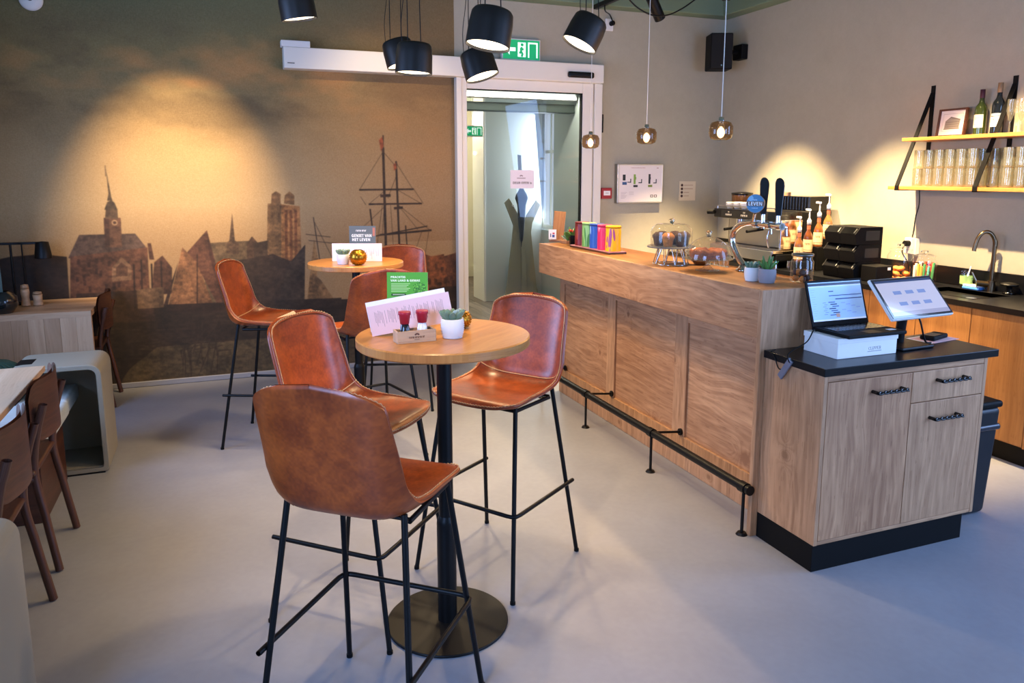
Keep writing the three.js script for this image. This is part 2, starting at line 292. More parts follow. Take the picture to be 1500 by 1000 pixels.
  line(dk, 9, [[561, 216], [566, 390]]); line(dk, 7, [[580, 236], [586, 390]]); line(dk, 5, [[561, 198], [561, 220]]); line(dk, 5, [[542, 306], [552, 390]]); line(dk, 4, [[594, 330], [598, 390]]);
  for (const [a, b, w] of [[[526, 278], [606, 277], 6], [[540, 299], [618, 298], 6], [[556, 344], [632, 337], 7], [[548, 346], [626, 331], 4]]) line(dk, w, [a, b]);
  line(dk, 10, [[557, 287], [572, 286]]); line(dk, 9, [[577, 305], [590, 304]]);
  for (const [a, b] of [[[561, 222], [527, 277]], [[561, 222], [580, 244]], [[580, 238], [604, 276]], [[563, 280], [540, 299]], [[564, 280], [560, 344]], [[581, 256], [568, 290]], [[582, 278], [617, 298]], [[583, 300], [630, 337]], [[583, 300], [612, 336]], [[566, 300], [528, 336]], [[560, 300], [548, 390]], [[572, 300], [578, 390]], [[606, 277], [620, 298]], [[618, 338], [604, 380]], [[628, 338], [622, 376]], [[536, 300], [528, 288]]]) line('rgba(66,48,34,0.85)', 1.6, [a, b]);
  poly('rgb(150,74,42)', [[560, 200], [555, 205], [558, 222], [562, 214]]); poly('rgb(150,74,42)', [[580, 238], [576, 241], [577, 250], [581, 247]]);
  poly(dk, [[538, 372], [610, 366], [606, 440], [540, 440]]);
  // reeds in front
  for (let i = 0; i < 16; i++) { const x = rr(268, 320), y = rr(515, 555); line('rgb(52,40,30)', 3, [[x, y], [x + rr(-6, 10), y - rr(20, 40)], [x + rr(4, 26), y - rr(34, 66)]]); }
  for (let i = 0; i < 60; i++) { const x = rr(200, 500), y = rr(538, 556); line('rgba(64,58,40,0.7)', 3, [[x, y], [x + rr(-8, 8), y - rr(3, 12)]]); }
  // brushwork: the whole print is broken up by paint and weave
  const im2 = g.getImageData(0, 0, W, H), e = im2.data;
  for (let j = 0; j < H; j++) for (let i = 0; i < W; i++) {
    const n = 1 + (pn(i * 0.02, j * 0.03, 256, 256, 41) - 0.5) * 0.36 + (pn(i * 0.09, j * 0.13, 256, 256, 42) - 0.5) * 0.34 + (pn(i * 0.45, j * 0.3, 1024, 1024, 43) - 0.5) * 0.26 + (hash(i, j, 44) - 0.5) * 0.10;
    const o = (j * W + i) * 4, L = (e[o] + e[o + 1] + e[o + 2]) / 3, k = 0.78 * (1 + (n - 1) * 1.3); if (!e[o + 3]) continue; e[o] = e[o] * k + 6; e[o + 1] = e[o + 1] * k + 4; e[o + 2] *= k;
  }
  g.putImageData(im2, 0, 0); gSky.filter = 'blur(1.4px)'; gSky.drawImage(c2, 0, 0);
  const t = new THREE.CanvasTexture(c); t.colorSpace = THREE.SRGBColorSpace; return t;
}
{
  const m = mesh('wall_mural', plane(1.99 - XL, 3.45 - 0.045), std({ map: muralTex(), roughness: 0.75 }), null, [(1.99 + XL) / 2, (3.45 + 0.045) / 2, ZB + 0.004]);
  tag(m, 'wall-covering printed view of an old harbour town with sailing ships', 'mural');
}

// ---------------------------------------------------------------- sliding glass door and hallway behind it
{
  const g = new THREE.Group(); g.name = 'door_1'; g.userData.kind = 'structure'; scene.add(g);
  mesh('jamb', rb(1.985, 2.035, 0, 2.52, ZB - 0.02, ZB + 0.075, 0.006), M.white, g);
  mesh('stile', rb(2.037, 2.085, 0, 2.52, ZB - 0.01, ZB + 0.06, 0.006), M.white, g);
  mesh('stile', rb(3.215, 3.325, 0, 2.52, ZB - 0.01, ZB + 0.06, 0.006), M.white, g);
  mesh('jamb', rb(3.335, 3.415, 0, 2.52, ZB - 0.02, ZB + 0.07, 0.006), M.white, g);
  mesh('top_rail', rb(2.085, 3.215, 2.43, 2.52, ZB - 0.01, ZB + 0.06, 0.006), M.white, g);
  mesh('bottom_rail', rb(2.085, 3.215, 0.005, 0.10, ZB - 0.01, ZB + 0.06, 0.006), M.white, g);
  mesh('gasket', [bx(2.085, 3.215, 2.422, 2.43, ZB + 0.01, ZB + 0.05), bx(3.205, 3.215, 0.1, 2.422, ZB + 0.01, ZB + 0.05)], M.blackMatte, g);
  mesh('pane', plane(1.12, 2.322), M.glass, g, [2.645, 1.261, ZB + 0.03]);
}
{
  const g = thing('door_operator', 'long cream box of the automatic sliding door above the mural', 'door operator');
  mesh('cover', rb(0.545, 3.395, 2.52, 2.685, ZB + 0.004, ZB + 0.13, 0.008), M.white, g);
  mesh('motion_sensor', rb(3.02, 3.285, 2.555, 2.61, ZB + 0.125, ZB + 0.16, 0.02), M.blackGloss, g);
  mesh('end_module', rb(0.53, 0.755, 2.685, 2.735, ZB + 0.03, ZB + 0.125, 0.006), M.whiteMatte, g);
  mesh('maker_mark', plane(0.06, 0.018), printed(120, 36, (c, w, h) => { c.fillStyle = '#d8d2c6'; c.fillRect(0, 0, w, h); c.fillStyle = '#222'; c.fillRect(6, 12, 108, 12); }), g, [0.60, 2.56, ZB + 0.1308]);
}
// hallway
const HZ = -9.5, HX1 = 4.1, HX0 = 1.2, HC = 2.78;
{
  const f = struct('floor_001', bx(HX0, HX1 + 0.05, -0.1, -0.008, -12.2, ZB - T), std({ color: 0x2c2622, roughness: 0.7 }));
  const tones = [[120, 104, 92], [104, 90, 80], [136, 120, 108], [92, 80, 72]].map((c, i) => std({ map: woodTex(c, c.map((v) => v * 0.62), 201 + i, { knots: 0, contrast: 0.8 }), roughness: 0.6 }));
  for (let i = 0; i < 15; i++) for (let k = 0; k < 4; k++) { const x0 = 1.35 + i * 0.18, z0 = -6.82 - k * 1.35 - (i % 3) * 0.45; mesh('plank', uvm(bx(x0, x0 + 0.174, -0.008, 0, Math.max(z0 - 1.344, -12.1), Math.min(z0, -6.81)), 'z', 0.5, 1, rnd(), rnd()), tones[(i * 7 + k * 3) % 4], f); }
}
struct('wall_hall_right', [bx(HX1, HX1 + 0.2, 0, HC, -9.12, ZB - T), bx(HX1, HX1 + 0.2, 0, 0.95, -9.62, -9.12), bx(HX1, HX1 + 0.2, 2.55, HC, -9.62, -9.12), bx(HX1, HX1 + 0.2, 0, HC, -9.95, -9.62)], M.hallGrey);
windowUnit((g) => { g.position.set(HX1 + 0.1, 1.75, -9.37); g.rotation.y = Math.PI / 2; }, 0.5, 1.6);
struct('wall_hall_back', bx(3.29, HX1, 0, HC, -9.95, HZ), M.hallGrey);
struct('trim_4', rb(3.262, 3.29, 0, HC, -9.95, HZ + 0.012, 0.004), M.white);
struct('wall_hall_far', bx(HX0, HX1, 0, HC, -12.2, -12.0), std({ color: 0xc9bfa6, roughness: 0.8 }));
struct('wall_hall_left', bx(HX0 - 0.2, HX0, 0, HC, -12.2, ZB - T), M.hallGrey);
struct('wall_hall_side', bx(HX1, HX1 + 0.2, 0, HC, -12.2, -9.95), M.hallGrey);
struct('ceiling_001', bx(HX0 - 0.2, HX1 + 0.2, HC, HC + 0.1, -12.2, ZB - T), std({ color: 0xb9c4b0, roughness: 0.8 }));
struct('trim_5', rb(HX0, HX1, 2.42, 2.52, -8.66, -8.5, 0.01), std({ color: 0x39413a, roughness: 0.6 }));
struct('trim_6', rb(2.86, 2.93, 0, 2.3, -11.98, -11.9, 0.006), M.white);
{
  const g = thing('linear_light', 'long white linear ceiling light seen through the glass door', 'ceiling light');
  mesh('housing', rb(1.9, HX1 - 0.02, 2.56, 2.64, -8.52, -8.40, 0.01), M.whiteMatte, g);
  mesh('diffuser', bx(1.95, HX1 - 0.05, 2.575, 2.63, -8.398, -8.394), std({ color: 0xffffff, emissive: new THREE.Color().setRGB(0.9, 1.0, 0.9), emissiveIntensity: 2.2 }), g);
  const l = new THREE.RectAreaLight(new THREE.Color().setRGB(0.95, 1.0, 0.88), 60, 2.1, 0.08); l.position.set(3.0, 2.6, -8.38); l.lookAt(3.0, 0.4, -8.95); scene.add(l);
  const l2 = new THREE.PointLight(new THREE.Color().setRGB(1, 0.9, 0.72), 16); l2.position.set(2.6, 2.5, -11.0); l2.castShadow = true; scene.add(l2);
  const b = mesh('hall_lamp', new THREE.SphereGeometry(0.06, 16, 12), M.bulb, null, [2.6, 2.5, -11.0]); tag(b, 'round warm lamp under the ceiling of the far passage', 'lamp'); 
  const rod0 = mesh('lamp_cord', rod(V(0, 0.05, 0), V(0, 0.28, 0), 0.004), M.black, b); rod0.name = 'lamp_cord';
}
{
  const g = thing('coat_rack', 'grey plywood coat rack of crossed boards behind the glass door', 'coat rack', [0, 0, -9.28]);
  const P = (px, py) => { const p = onZ(px, py, -9.28); return [p.x, Math.max(0, p.y)]; };
  const boardGeo = (pts, z) => { const s = new THREE.Shape(pts.map(([a, b]) => new THREE.Vector2(a, b))); return new THREE.ExtrudeGeometry(s, { depth: 0.02, bevelEnabled: true, bevelSize: 0.004, bevelThickness: 0.003, bevelSegments: 1 }).translate(0, 0, z); };
  const rm = std({ color: 0x8c8872, roughness: 0.6 });
  const foot = (px) => { const p = onZ(px, 418, -9.28); return p.x; };
  mesh('board', boardGeo([P(739, 297), P(745, 291), P(757, 312), P(765, 330), P(763, 420), [foot(765), 0], [foot(737), 0], P(742, 420), P(752, 330)], 0), rm, g);
  mesh('board', boardGeo([P(786, 294), P(792, 300), P(780, 326), P(778, 340), P(786, 420), [foot(792), 0], [foot(766), 0], P(769, 420), P(767, 330), P(772, 316)], -0.03), rm, g);
  mesh('post', boardGeo([P(757, 227), P(761, 228), P(766, 330), P(769, 420), [foot(769), 0], [foot(763), 0], P(762, 330)], 0.03), rm, g);
  mesh('peg', rod(V(P(750, 301)[0], P(750, 301)[1], 0.02), V(P(750, 301)[0], P(750, 301)[1], 0.06), 0.012), M.paper, g);
  mesh('peg', rod(V(P(765, 290)[0], P(765, 290)[1], 0.05), V(P(765, 290)[0], P(765, 290)[1], 0.13), 0.012), M.steel, g);
}
{
  const top = onZ(764, 272, -9.12), tip = onZ(761, 362, -9.12), L = top.y - tip.y;
  const g = thing('umbrella', 'folded dark umbrella hanging on the coat rack', 'umbrella', [top.x, tip.y, -9.12]);
  mesh('canopy', lathe([[0.004, 0.05], [0.022, 0.10], [0.045, L * 0.45], [0.055, L * 0.68], [0.085, L * 0.80], [0.07, L * 0.86], [0.035, L * 0.93], [0.02, L]], 10), std({ color: 0x1d2129, roughness: 0.8 }), g);
  mesh('ferrule', cyl(0.003, 0.008, 0.06, 8), M.black, g);
  mesh('handle', curve([V(0, L, 0), V(0, L + 0.10, 0), V(0.03, L + 0.16, 0), V(0.07, L + 0.14, 0), V(0.075, L + 0.1, 0)], 0.011, 20), M.blackMatte, g);
}
function exitPrint(c, w, h) {
  c.fillStyle = '#0c9a5c'; c.fillRect(0, 0, w, h); c.fillStyle = '#eafff2';
  c.fillRect(w * 0.40, h * 0.12, w * 0.22, h * 0.76);
  c.fillStyle = '#0c9a5c'; c.beginPath(); c.arc(w * 0.52, h * 0.24, h * 0.08, 0, 7); c.fill(); c.lineWidth = h * 0.11; c.strokeStyle = '#0c9a5c';
  c.beginPath(); c.moveTo(w * 0.51, h * 0.36); c.lineTo(w * 0.49, h * 0.58); c.lineTo(w * 0.53, h * 0.72); c.lineTo(w * 0.51, h * 0.86); c.moveTo(w * 0.49, h * 0.58); c.lineTo(w * 0.45, h * 0.70); c.moveTo(w * 0.46, h * 0.46); c.lineTo(w * 0.56, h * 0.48); c.stroke();
  c.fillStyle = '#eafff2'; c.beginPath(); c.moveTo(w * 0.06, h * 0.5); c.lineTo(w * 0.18, h * 0.2); c.lineTo(w * 0.18, h * 0.4); c.lineTo(w * 0.34, h * 0.4); c.lineTo(w * 0.34, h * 0.6); c.lineTo(w * 0.18, h * 0.6); c.lineTo(w * 0.18, h * 0.8); c.fill();
  c.fillRect(w * 0.68, h * 0.1, w * 0.27, h * 0.8); c.fillStyle = '#0c9a5c'; c.fillRect(w * 0.72, h * 0.18, w * 0.19, h * 0.72);
}
function exitSign(label, w, h, pos) {
  const g = thing('exit_sign', label, 'exit sign', pos);
  const t = canvasTex(256, 128, exitPrint);
  mesh('housing', rb(-w / 2 - 0.012, w / 2 + 0.012, -h / 2 - 0.012, h / 2 + 0.012, -0.05, -0.002, 0.008), M.whiteMatte, g);
  mesh('sign_face', plane(w, h), std({ map: t, emissiveMap: t, emissive: 0xffffff, emissiveIntensity: 1.1, roughness: 0.4 }), g, [0, 0, 0.0005]);
  return g;
}
exitSign('lit green exit sign with running figure above the glass door', 0.35, 0.165, [2.60, 2.785, ZB + 0.055]);
{ const p = onZ(694, 192, -9.0); const g = exitSign('small green exit sign hanging in the hallway behind the glass', 0.22, 0.11, [p.x, p.y, -9.0]); mesh('hanger', rod(V(0, 0.06, -0.025), V(0, HC - p.y - 0.001, -0.025), 0.005), M.steel, g); }
{
  const p = onZ(765, 262.5, ZB + 0.034), m = mesh('paper_notice', new THREE.BoxGeometry(0.235, 0.168, 0.001), M.paper, null, [p.x, p.y, ZB + 0.0345]);
  tag(m, 'white paper sheet with opening notice taped to the glass door', 'notice');
  mesh('print', plane(0.235, 0.168), printed(420, 300, (c, w, h) => {
    c.fillStyle = '#f2e8ee'; c.fillRect(0, 0, w, h); c.fillStyle = '#5c2f38'; c.textAlign = 'center'; for (let i = 0; i < 5; i++) { c.save(); c.translate(w * 0.46, 112); c.rotate((i - 2) * 0.5); c.fillRect(-4, -34, 8, 18); c.restore(); }
    letters(c, w * 0.46, 142, 150, 18, 12); c.fillStyle = '#2a2226'; c.font = 'bold 52px sans-serif'; c.fillText('DEUR OPEN', w * 0.44, 226); c.lineWidth = 7; c.strokeStyle = '#2a2226'; c.beginPath(); c.moveTo(348, 196); c.lineTo(370, 222); c.moveTo(370, 200); c.lineTo(370, 222); c.lineTo(350, 222); c.stroke();
  }), m, [0, 0, 0.0008]);
}
// ---------------------------------------------------------------- bar counter
// lettering too small to read in the photograph: a row of short strokes
function letters(c, cx, y, w, h, n) { const s = w / n; for (let i = 0; i < n; i++) { const x = cx - w / 2 + i * s; c.fillRect(x, y - h, s * 0.28, h); if (i % 3 !== 1) c.fillRect(x, y - h, s * 0.7, h * 0.25); if (i % 2) c.fillRect(x + s * 0.45, y - h, s * 0.25, h); } }
const CT = 1.172, CXF = 2.245, CXP = 2.42, CXB = 2.66, CZ0 = -5.25, CZ1 = -2.70;
{
  const g = thing('bar_counter', 'long oak bar counter with deep apron and three recessed front panels', 'bar counter');
  mesh('worktop', wbox(CXF + 0.0305, CXB, CT - 0.04, CT, CZ0, CZ1 - 0.0275, 'z'), M.honey, g);
  mesh('apron', wbox(CXF, CXF + 0.03, 0.95, CT, CZ0, CZ1 - 0.028, 'z'), M.oak, g);
  mesh('apron', wbox(CXF + 0.03, CXB, 0.95, CT - 0.04, CZ0, CZ0 + 0.03, 'x'), M.oak, g);
  mesh('apron_soffit', wbox(CXF + 0.03, CXP, 0.95, 0.968, CZ0 + 0.03, CZ1 - 0.03, 'z'), M.oak, g);
  mesh('end_panel', wbox(CXF - 0.003, CXB, 0, CT + 0.001, CZ1 - 0.027, CZ1, 'y'), M.oakB, g);
  mesh('end_panel', wbox(CXP, CXB, 0, 0.95, -5.245, -5.215, 'y'), M.oakB, g);
  mesh('back_board', wbox(CXB - 0.02, CXB, 0, CT - 0.04, -5.215, CZ1 - 0.03, 'z'), M.oakB, g);
  // frame of stiles and rails around three recessed panels
  const zs = [[-5.215, -5.165], [-4.47, -4.362], [-3.65, -3.525], [-2.79, CZ1 - 0.03]];
  for (const [a, b] of zs) mesh('stile', wbox(CXP, CXP + 0.02, 0.19, 0.95, a, b, 'y'), M.oakB, g);
  mesh('top_rail', wbox(CXP + 0.001, CXP + 0.02, 0.862, 0.95, -5.165, -2.79, 'z'), M.oak, g);
  mesh('bottom_rail', wbox(CXP - 0.001, CXP + 0.022, 0, 0.19, -5.215, CZ1 - 0.03, 'y'), M.oakB, g);
  for (let i = 0; i < 3; i++) mesh('front_panel', wbox(CXP + 0.014, CXP + 0.03, 0.19, 0.862, zs[i][1], zs[i + 1][0], 'z', 0.001), M.oak, g);
}
{
  const g = thing('foot_rail', 'black tubular foot rail along the bar counter', 'foot rail');
  const rx = 2.222, ry = 0.235;
  mesh('rail', [rod(V(rx, ry, -5.18), V(rx, ry, -2.70), 0.022, 16), rod(V(rx, ry, -2.70), V(rx, ry, -2.688), 0.024, 16)], M.black, g);
  for (const z of [-5.12, -4.38, -3.553, -2.735]) {
    mesh('post', [rod(V(rx, 0, z), V(rx, ry, z), 0.008), cyl(0.028, 0.02, 0.012, 16).translate(rx, 0, z), rod(V(rx, ry, z - 0.022), V(rx, ry, z + 0.022), 0.027, 16)], M.black, g);
    if (z < -3) mesh('wall_arm', [rod(V(rx, ry, z), V(CXP - 0.003, ry - 0.02, z), 0.007), rod(V(CXP - 0.012, ry - 0.019, z), V(CXP - 0.001, ry - 0.02, z), 0.02, 14)], M.black, g);
    else mesh('wall_arm', [rod(V(rx, ry, z), V(CXP - 0.003, ry, z), 0.007)], M.black, g);
  }
}
// ---------------------------------------------------------------- till cabinet
const KX0 = 2.275, KX1 = 3.22, KZ = -2.335, KZB = -2.698, KT = 0.90;
{
  const g = thing('till_cabinet', 'oak till cabinet with black worktop, two doors and a drawer', 'cabinet');
  mesh('plinth', rb(KX0 + 0.0, KX1 - 0.06, 0, 0.12, KZB, KZ - 0.005, 0.002), M.blackMatte, g);
  mesh('side_panel', wbox(KX0, KX0 + 0.02, 0.12, KT - 0.035, KZB, KZ, 'y'), M.oakB, g);
  mesh('side_panel', wbox(KX1 - 0.02, KX1, 0.12, KT - 0.035, KZB, KZ, 'y'), M.oakB, g);
  mesh('carcass', [bx(KX0 + 0.02, KX1 - 0.02, 0.12, KT - 0.035, KZB, KZ - 0.022)].map((q) => uvm(q, 'y', 0.5, 1)), M.oakB, g);
  mesh('bottom_rail', wbox(KX0 + 0.02, KX1 - 0.02, 0.12, 0.138, KZ - 0.022, KZ - 0.002, 'x'), M.oakB, g); mesh('top_rail', wbox(KX0 + 0.02, KX1 - 0.02, 0.838, KT - 0.035, KZ - 0.022, KZ - 0.002, 'x'), M.oakB, g);
  const mid = 2.765;
  const d1 = mesh('door', wbox(KX0 + 0.022, mid - 0.002, 0.14, 0.836, KZ - 0.02, KZ, 'y', 0.002), M.oak, g);
  const d2 = mesh('door', wbox(mid + 0.002, KX1 - 0.022, 0.14, 0.694, KZ - 0.02, KZ, 'y', 0.002), M.oakB, g);
  const d3 = mesh('drawer', wbox(mid + 0.002, KX1 - 0.022, 0.698, 0.836, KZ - 0.02, KZ, 'y', 0.002), M.oakB, g);
  const handle = (parent, x, y) => { // twisted bar on two feet
    const geo = [rod(V(x - 0.08, y, KZ), V(x - 0.08, y, KZ + 0.03), 0.008), rod(V(x + 0.08, y, KZ), V(x + 0.08, y, KZ + 0.03), 0.008)];
    for (const ph of [0, Math.PI]) { const pts = []; for (let i = 0; i <= 40; i++) { const t = i / 40, a = t * 18 + ph; pts.push(V(x - 0.088 + 0.176 * t, y + Math.sin(a) * 0.004, KZ + 0.032 + Math.cos(a) * 0.004)); } geo.push(curve(pts, 0.0055, 80, false, 6)); }
    mesh('handle', geo, M.blackGloss, parent);
  };
  handle(d1, 2.62, 0.775); handle(d2, 2.965, 0.62); handle(d3, 2.99, 0.79);
  mesh('worktop', rb(KX0 - 0.012, KX1 + 0.05, KT - 0.034, KT, KZB, KZ + 0.012, 0.003), M.stone, g);
}
// ---------------------------------------------------------------- kitchen run along the right wall
const WT = 0.92, WX = 4.24, WZ1 = -2.80;
{
  const g = thing('kitchen_unit', 'row of golden oak kitchen cabinets along the right wall', 'cabinet');
  mesh('plinth', rb(WX + 0.05, XR - 0.004, 0, 0.12, ZB + 0.004, WZ1 - 0.02, 0.002), M.blackMatte, g);
  mesh('carcass', uvm(bx(WX + 0.02, XR - 0.004, 0.12, WT - 0.035, ZB + 0.004, WZ1 - 0.02), 'y', 0.5, 1), M.honey, g);
  mesh('end_panel', wbox(WX, XR - 0.004, 0.12, WT - 0.035, WZ1 - 0.02, WZ1, 'y'), M.honey, g);
  for (let i = 0; i < 6; i++) { const z1 = WZ1 - 0.022 - i * 0.39 - (i ? 0 : 0); mesh('door', wbox(WX, WX + 0.02, 0.13, WT - 0.037, z1 - 0.386, z1, 'y', 0.002), M.honey, g); }
  mesh('door', wbox(WX, WX + 0.02, 0.13, WT - 0.037, ZB + 0.005, WZ1 - 0.022 - 6 * 0.39, 'y', 0.002), M.honey, g);
}
const SX0 = 4.33, SX1 = 4.66, SZ0 = -3.72, SZ1 = -3.28;
{
  const g = thing('kitchen_worktop', 'black stone worktop with upstand and sunken sink', 'worktop');
  mesh('slab', [bx(WX - 0.015, XR - 0.004, WT - 0.034, WT, ZB + 0.004, SZ0), bx(WX - 0.015, XR - 0.004, WT - 0.034, WT, SZ1, WZ1 + 0.01), bx(WX - 0.015, SX0, WT - 0.034, WT, SZ0, SZ1), bx(SX1, XR - 0.004, WT - 0.034, WT, SZ0, SZ1)], M.stone, g);
  mesh('upstand', rb(XR - 0.022, XR - 0.003, WT, 1.043, ZB + 0.004, WZ1, 0.003), M.stone, g);
  mesh('sink_bowl', [bx(SX0 - 0.005, SX1 + 0.005, WT - 0.034, WT - 0.026, SZ0 - 0.005, SZ1 + 0.005), bx(SX0 - 0.004, SX0, WT - 0.03, WT + 0.002, SZ0, SZ1), bx(SX1, SX1 + 0.004, WT - 0.03, WT + 0.002, SZ0, SZ1), bx(SX0, SX1, WT - 0.03, WT + 0.002, SZ0 - 0.004, SZ0), bx(SX0, SX1, WT - 0.03, WT + 0.002, SZ1, SZ1 + 0.004)], M.black, g);
  mesh('drain', cyl(0.03, 0.03, 0.004, 20), M.steel, g, [4.5, WT - 0.026, -3.42]);
}
{
  const p = onX(1452, 412, 4.74), g = thing('faucet', 'bronze curved kitchen faucet beside the sink', 'faucet', [4.74, WT, p.z]);
  const R = 0.062, t = 0.30;
  mesh('base', cyl(0.026, 0.024, 0.07, 20), M.bronze, g);
  const pts = [V(0, 0.05, 0), V(0, t, 0)]; for (let i = 0; i <= 12; i++) { const a = Math.PI * 0.9 * i / 12; pts.push(V(-R * 0.8 + R * 0.8 * Math.cos(a), t + R * 1.5 * Math.sin(a), -0.06 * (1 - Math.cos(a)) * 0.5)); } pts.push(V(-R * 1.72, t - 0.035, -0.064));
  mesh('spout', curve(pts, 0.013, 60), M.bronze, g);
  const l = mesh('lever', rod(V(0, 0.045, 0), V(-0.06, 0.05, -0.06), 0.02, 16), M.bronze, g); mesh('lever_pin', rod(V(-0.055, 0.05, -0.055), V(-0.075, 0.12, -0.085), 0.005), M.steel, l);
}
// items by the sink
{
  const p = onX(1416, 415, 4.68);
  const g = thing('soap_glass', 'clear glass with a green label beside the sink', 'glass', [4.725, WT, p.z - 0.04]);
  mesh('tumbler', lathe([[0, 0], [0.036, 0], [0.04, 0.12], [0.036, 0.12], [0.033, 0.006], [0, 0.006]], 24), M.glass, g);
  mesh('label_band', lathe([[0.0385, 0.03], [0.0405, 0.085]], 24), std({ color: 0x7fa36a, roughness: 0.7, side: THREE.DoubleSide }), g);
  mesh('straw', rod(V(-0.015, 0.007, 0), V(0.02, 0.15, 0.01), 0.004), M.paper, g);
  const s = thing('sponge', 'blue and white cleaning sponge lying beside the sink', 'sponge', [4.715, WT, onX(1428, 420, 4.715).z - 0.01]);
  mesh('foam', rb(-0.035, 0.035, 0, 0.02, -0.06, 0.06, 0.008), std({ color: 0x3d7fd0, roughness: 0.9 }), s); mesh('scourer', rb(-0.033, 0.033, 0.02, 0.032, -0.058, 0.058, 0.005), M.paper, s);
  const k = thing('sink_plug', 'black round sink plug on the worktop beside the faucet', 'plug', [4.735, WT, onX(1478, 425, 4.735).z]);
  mesh('stem', lathe([[0, 0], [0.035, 0], [0.035, 0.012], [0.018, 0.02], [0.018, 0.05], [0, 0.05]], 20), M.blackGloss, k); mesh('cap', lathe([[0, 0.05], [0.05, 0.055], [0.052, 0.068], [0.03, 0.076], [0, 0.078]], 24), M.black, k);
}
// ---------------------------------------------------------------- wall shelves with straps
const SH = 4.545, SZA = -4.19, SZB = -2.45;
function shelf(label, y, z0) { const m = mesh('shelf_board', wbox(SH, XR - 0.002, y, y + 0.024, z0, SZB, 'z', 0.003), M.beech); tag(m, label, 'shelf'); return m; }
const SY1 = 1.578, SY2 = 1.915, strapZ = [];
shelf('lower pale wood wall shelf holding rows of glasses', SY1, SZA); shelf('upper pale wood wall shelf holding framed print and wine bottles', SY2, -4.10);
for (const [wpx, wpy, fpx, lab] of [[1371.6, 125, 1310, 'black shelf strap beside the framed print'], [1493, 110, 1424, 'black shelf strap crossing in front of wine bottles']]) {
  const top = onX(wpx, wpy, XR - 0.004), fz = onX(fpx, 277, SH).z, z = (top.z + fz) / 2;
  strapZ.push(z); const g = thing('shelf_strap', lab, 'shelf strap');
  const w = 0.032, bar = (a, b) => { const d = b.clone().sub(a), L = d.length(), q = new THREE.BoxGeometry(0.006, L, w); q.rotateZ(Math.atan2(-d.x, d.y)); return q.translate((a.x + b.x) / 2, (a.y + b.y) / 2, z); };
  mesh('wall_strap', [bx(XR - 0.006, XR, SY1, top.y, z - w / 2, z + w / 2)], M.blackMatte, g);
  mesh('sloping_strap', bar(V(SH - 0.004, SY1 + 0.024, 0), V(XR - 0.006, top.y - 0.05, 0)), M.blackMatte, g);
  mesh('strap_hook', [bx(SH - 0.006, SH, SY1 - 0.006, SY1 + 0.03, z - w / 2, z + w / 2), bx(SH - 0.006, XR, SY1 - 0.006, SY1, z - w / 2, z + w / 2)], M.blackMatte, g);
}
// framed print leaning on the upper shelf
{
  const a = onX(1371, 200, 4.70), b = onX(1412, 198, 4.70), y = SY2 + 0.024, w = b.z - a.z, h = 0.19;
  const g = thing('picture_frame', 'dark framed sketch of a building leaning on the upper shelf', 'picture frame', [4.70, y, (a.z + b.z) / 2], -Math.PI / 2);
  const inner = new THREE.Group(); 
  const t = 0.012, geo = [bx(-w / 2, w / 2, 0, t, -0.01, 0.01), bx(-w / 2, w / 2, h - t, h, -0.01, 0.01), bx(-w / 2, -w / 2 + t, t, h - t, -0.01, 0.01), bx(w / 2 - t, w / 2, t, h - t, -0.01, 0.01)].map((q) => q.rotateX(-0.12));
  mesh('frame', geo, M.walnut, g);
  mesh('print', plane(w - 2 * t, h - 2 * t).translate(0, h / 2, -0.002).rotateX(-0.12), printed(360, 260, (c, W, H) => {
    c.fillStyle = '#e9e2d6'; c.fillRect(0, 0, W, H); c.strokeStyle = '#8a8072'; c.lineWidth = 2; c.strokeRect(40, 34, W - 80, H - 80);
    c.fillStyle = '#8d857a'; c.beginPath(); c.moveTo(70, 190); c.lineTo(76, 110); c.lineTo(150, 66); c.lineTo(290, 96); c.lineTo(284, 190); c.closePath(); c.fill();
    c.fillStyle = '#5d564d'; for (let i = 0; i < 9; i++) for (let j = 0; j < 3; j++) c.fillRect(92 + i * 21, 116 + j * 24 - i * 0.4, 9, 14); c.fillStyle = '#6d665c'; c.fillRect(64, 190, 230, 8); c.beginPath(); c.moveTo(76, 110); c.lineTo(150, 64); c.lineTo(290, 94); c.lineTo(280, 102); c.lineTo(150, 78); c.fill();
  }), g);
}
function wineBottle(px, label, glassCol, capCol, labelDraw, sc = 1) {
  const p = onX(px - 2, 196, 4.765), g = thing('wine_bottle', label, 'wine bottle', [4.765, SY2 + 0.024, p.z]);
  const s = sc;
  mesh('bottle', lathe([[0, 0], [0.034, 0], [0.0375, 0.006], [0.0375, 0.17 * s], [0.034, 0.19 * s], [0.018, 0.215 * s], [0.0145, 0.235 * s], [0.0145, 0.30 * s], [0, 0.30 * s]], 28), phys({ color: glassCol, roughness: 0.08, clearcoat: 0.6 }), g);
  mesh('capsule', lathe([[0.0155, 0.245 * s], [0.0158, 0.301 * s], [0, 0.302 * s]], 20), std({ color: capCol, roughness: 0.4 }), g);
  const L = new THREE.CylinderGeometry(0.0381, 0.0381, 0.085, 24, 1, true, -Math.PI / 2 - 1.1, 2.2).translate(0, 0.095, 0);
  mesh('label', L, printed(256, 160, labelDraw, { side: THREE.DoubleSide }), g);
}
wineBottle(1436, 'green wine bottle with dark red capsule and cream label', 0x34401a, 0x4a1520, (c, w, h) => { c.fillStyle = '#e6dcc6'; c.fillRect(0, 0, w, h); c.fillStyle = '#7b7264'; c.fillRect(60, 40, 136, 5); c.fillRect(80, 58, 96, 4); c.fillRect(60, 120, 136, 3); });
